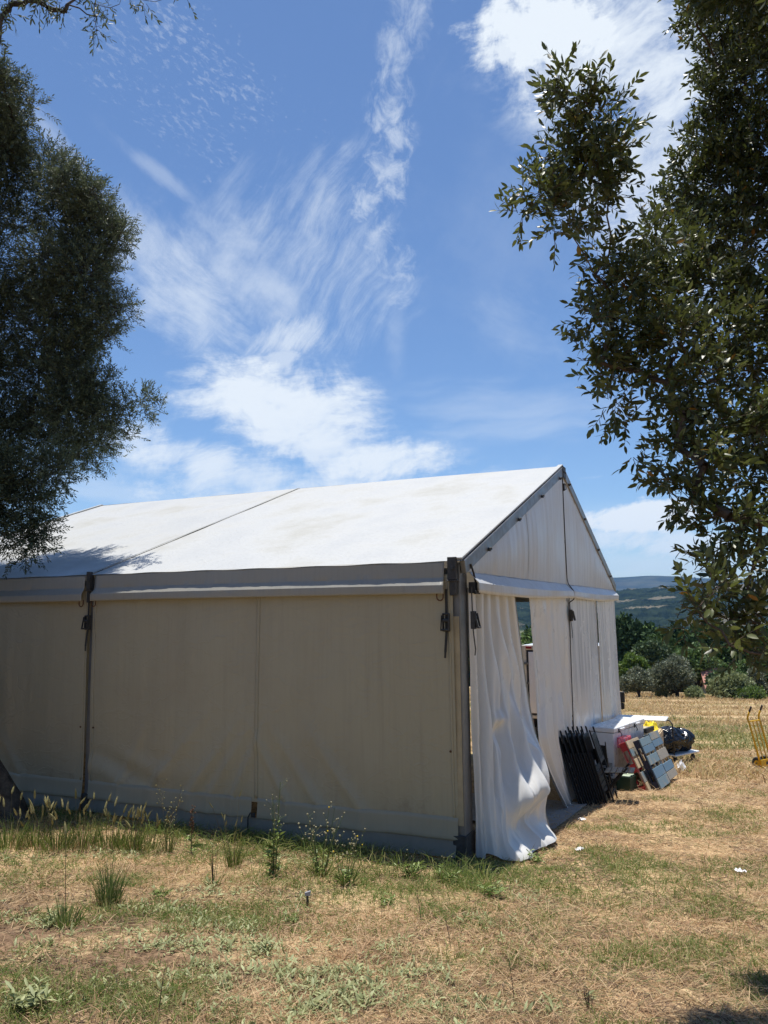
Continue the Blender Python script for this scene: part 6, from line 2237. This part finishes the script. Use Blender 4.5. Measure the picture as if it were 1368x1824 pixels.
o = plant('barley_clump', -2.575, 8.240, 'tall barley clump with several upright heads right of the tent post', 'wild barley')
o['group'] = 'wild barley along the tent wall'
tuft(o, 110, 0.252, .38, M['grass'], .0065, lean=.45)
tuft(o, 40, 0.168, .40, M['straw'], .006, lean=.9, name='dry_blades')
tp_, pa_ = stems(o, 10, 0.42, .36, .30)
heads(o, tp_, .085, .020, M['seed'], .045)
o = plant('barley_clump', -2.396, 8.205, 'short barley clump beside the wild oat stalks', 'wild barley')
o['group'] = 'wild barley along the tent wall'
tuft(o, 88, 0.204, .38, M['grass'], .0065, lean=.45)
tuft(o, 32, 0.136, .40, M['straw'], .006, lean=.9, name='dry_blades')
tp_, pa_ = stems(o, 8, 0.34, .36, .30)
heads(o, tp_, .085, .020, M['seed'], .045)
o = plant('grass_tuft', -2.101, 6.258, 'upright dark green grass tuft alone in the dry ground, lower left', 'grass tuft')
tuft(o, 95, .36, .17, M['tuft'], .0060, lean=.26)
tuft(o, 60, .24, .20, M['grass'], .006, lean=.45)
tuft(o, 50, .13, .24, M['straw'], .005, lean=1.1, name='dry_blades')
o = plant('grass_tuft', -2.236, 5.720, 'shorter loose grass tuft below and left of the upright tuft', 'grass tuft')
tuft(o, 60, .20, .20, M['tuft'], .006, lean=.5)
tuft(o, 60, .11, .22, M['grass'], .006, lean=1.0, name='low_blades')
o = plant('grass_stalk', -2.260, 5.820, 'single very tall thin grass stalk rising before the left wall', 'grass')
tp_, pa_ = stems(o, 1, .72, .0, .05, r=.003)
heads(o, tp_, .11, .018, M['seed'], .02)
o = plant('wild_oat', -2.180, 8.194, 'wild oat with loose pale panicles before the wall', 'wild oat')
tp_, pa_ = stems(o, 4, .62, .08, .12)
b_ = branchlets(o, pa_, 12, .09, M['stem'], .6)
buds(o, b_, .007, M['seed'], 'spikelet')
tuft(o, 40, .28, .1, M['grass'], .005)
o = plant('dock', -1.966, 8.231, 'dock with brown seed spike and one broad green leaf before the wall', 'dock')
tp_, pa_ = stems(o, 2, .50, .03, .10, r=.004)
b_ = branchlets(o, pa_, 26, .03, M['stem'], .55)
buds(o, b_, .008, M['rust'], 'seed_cluster')
leaves_on(o, pa_, 7, .10, .38, M['leafy'], .02, .5)
o = plant('stalk_bunch', -1.459, 6.912, 'bunch of dark bare upright stalks on a small green rosette', 'weed')
stems(o, 9, .30, .06, .12, M['bark2'], .0025)
tuft(o, 30, .08, .12, M['tuft'], .008, lean=1.2)
o = plant('wild_oat', -1.440, 7.677, 'arching grass with long nodding heads beside the wall strap', 'wild oat')
tp_, pa_ = stems(o, 7, .60, .10, .30)
heads(o, tp_, .07, .010, M['seed'], .012)
tuft(o, 90, .24, .16, M['grass'], .005)
o = plant('tall_weed', -1.019, 7.351, 'tallest leafy weed before the wall, yellow and brown leaves at its foot', 'weed')
tp_, pa_ = stems(o, 3, .88, .05, .06, M['tuft'], .005)
b_ = branchlets(o, pa_, 9, .10, M['tuft'], .45)
buds(o, b_, .006, M['fluff'], 'flower_bud')
leaves_on(o, pa_, 12, .075, .36, M['leafy'], .05, .6)
st2, pb_ = stems(o, 8, .24, .08, .35, M['rust'], .003, 'withered_stems')
leaves_on(o, pb_, 7, .07, .42, M['leafy'], .1, .9, 'lower_leaves')
o = plant('flowering_weed', -0.614, 7.461, 'dense wiry flowering weed, left of the yellow dotted one', 'flowering weed')
tp_, pa_ = stems(o, 16, 0.58, .13, .32, M['tuft'], .003)
b_ = branchlets(o, pa_, 3, .07, M['tuft'], .6)
buds(o, b_ + tp_, .009, M['fluff'], 'seed_head', .8)
buds(o, tp_, .009, M['petal'], 'yellow_flower', .12)
tuft(o, 60, .16, .2, M['grass'], .008, lean=.9)
leaves_on(o, pa_, 4, .06, .25, M['leafy'], .02, .4)
o = plant('flowering_weed', -0.373, 7.185, 'wiry weed dotted with small yellow flowers before the wall', 'flowering weed')
tp_, pa_ = stems(o, 13, 0.46, .13, .32, M['tuft'], .003)
b_ = branchlets(o, pa_, 3, .07, M['tuft'], .6)
buds(o, b_ + tp_, .009, M['fluff'], 'seed_head', .8)
buds(o, tp_, .009, M['petal'], 'yellow_flower', .35)
tuft(o, 60, .16, .2, M['grass'], .008, lean=.9)
leaves_on(o, pa_, 4, .06, .25, M['leafy'], .02, .4)
o = plant('rosette_weed', -0.009, 6.549, 'low dark green rosette on bare straw, right of the white peg', 'weed')
st_, pa_ = stems(o, 10, 0.1, .08, 1.1, M['tuft'], .002)
leaves_on(o, pa_, 9, 0.050, .24, M['leafy'], .1, 1.0)
o = plant('rosette_weed', 0.540, 7.359, 'low leafy weed under the right end of the tent wall', 'weed')
st_, pa_ = stems(o, 10, 0.14, .08, 1.1, M['tuft'], .002)
leaves_on(o, pa_, 9, 0.070, .24, M['leafy'], .1, 1.0)
tp_, pa2 = stems(o, 3, .30, .05, .2, M['tuft'], .002, 'flower_stems')
buds(o, tp_, .006, M['fluff'], 'seed_head')
o = plant('rosette_weed', 0.223, 7.563, 'thin weed with nodding tips near the wall middle', 'weed')
st_, pa_ = stems(o, 10, 0.16, .08, 1.1, M['tuft'], .002)
leaves_on(o, pa_, 9, 0.080, .24, M['leafy'], .1, 1.0)
tp_, pa2 = stems(o, 3, .30, .05, .2, M['tuft'], .002, 'flower_stems')
buds(o, tp_, .006, M['fluff'], 'seed_head')
o = plant('rosette_weed', 0.875, 6.886, 'spiky green weed in front of the corner post', 'weed')
st_, pa_ = stems(o, 10, 0.15, .08, 1.1, M['tuft'], .002)
leaves_on(o, pa_, 9, 0.075, .24, M['leafy'], .1, 1.0)
tp_, pa2 = stems(o, 3, .30, .05, .2, M['tuft'], .002, 'flower_stems')
buds(o, tp_, .006, M['fluff'], 'seed_head')
o = plant('rosette_weed', 1.474, 8.222, 'small green weed at the curtain hem', 'weed')
st_, pa_ = stems(o, 10, 0.12, .08, 1.1, M['tuft'], .002)
leaves_on(o, pa_, 9, 0.060, .24, M['leafy'], .1, 1.0)
o = plant('rosette_weed', -0.788, 5.269, 'grey green weed rosette low in the middle of the foreground', 'weed')
st_, pa_ = stems(o, 10, 0.1, .08, 1.1, M['tuft'], .002)
leaves_on(o, pa_, 9, 0.050, .24, M['weed'], .1, 1.0)
o = plant('rosette_weed', -2.303, 5.678, 'flat pale rosette at the left below the grass tufts', 'weed')
st_, pa_ = stems(o, 10, 0.09, .08, 1.1, M['tuft'], .002)
leaves_on(o, pa_, 9, 0.045, .24, M['weed'], .1, 1.0)
o = plant('rosette_weed', -1.831, 4.274, 'broad leaved thistle rosette in the lower left corner', 'weed')
st_, pa_ = stems(o, 14, 0.16, .08, 1.1, M['tuft'], .002)
leaves_on(o, pa_, 9, 0.080, .24, M['weed'], .1, 1.0)
o = plant('rosette_weed', -1.788, 6.501, 'little leafy weed right of the upright grass tuft', 'weed')
st_, pa_ = stems(o, 10, 0.09, .08, 1.1, M['tuft'], .002)
leaves_on(o, pa_, 9, 0.045, .24, M['leafy'], .1, 1.0)
o = plant('rosette_weed', -0.700, 6.026, 'bright green low weed left of the white peg', 'weed')
st_, pa_ = stems(o, 10, 0.08, .08, 1.1, M['tuft'], .002)
leaves_on(o, pa_, 9, 0.040, .24, M['leafy'], .1, 1.0)
o = plant('dry_stalk', 0.415, 5.516, 'dark dry stalk leaning left in the middle foreground', 'dry stalk')
tp_, pa_ = stems(o, 1, 0.22, .02, .25, M['bark2'], .003)
branchlets(o, pa_, 5, .05, M['bark2'], .4)
o = plant('dry_stalk', 0.696, 4.672, 'thin upright dry stalk in the lower middle', 'dry stalk')
tp_, pa_ = stems(o, 1, 0.24, .02, .25, M['bark2'], .003)
branchlets(o, pa_, 5, .05, M['bark2'], .4)
o = plant('dry_stalk', -1.174, 4.265, 'thin grey dry stalk near the lower left edge', 'dry stalk')
tp_, pa_ = stems(o, 1, 0.3, .02, .25, M['bark2'], .003)
branchlets(o, pa_, 5, .05, M['bark2'], .4)
o = plant('dry_stalk', 4.671, 14.295, 'dark dry stalk by the foot of the navy pallet', 'dry stalk')
tp_, pa_ = stems(o, 1, 0.16, .02, .25, M['bark2'], .003)
branchlets(o, pa_, 5, .05, M['bark2'], .4)
o = plant('dry_stalk', 0.239, 6.146, 'short dry stalk standing before the right part of the wall', 'dry stalk')
tp_, pa_ = stems(o, 1, 0.2, .02, .25, M['bark2'], .003)
branchlets(o, pa_, 5, .05, M['bark2'], .4)
o = plant('dry_stalk', 1.075, 4.549, 'dark twiggy stump low at the centre right', 'dry stalk')
tp_, pa_ = stems(o, 6, 0.12, .02, .25, M['bark2'], .003)
branchlets(o, pa_, 5, .05, M['bark2'], .4)

# ------------------------------------------------------------------ the air
hz = MB().box(-6200, 6200, -2500, 8200, -120, 420).build('haze', None)
tag(hz, kind='stuff')
hm = bpy.data.materials.new('haze_air'); hm.use_nodes = True
hm.node_tree.nodes.clear()
hn = NT(hm.node_tree)
ho = hn.n('ShaderNodeOutputMaterial'); hv = hn.n('ShaderNodeVolumePrincipled')
hv.inputs['Color'].default_value = (.26, .52, 1.0, 1)
hv.inputs['Density'].default_value = 5.5e-5
hv.inputs['Anisotropy'].default_value = .1
hn.put(ho.inputs['Volume'], hv.outputs[0])
hz.data.materials.append(hm)
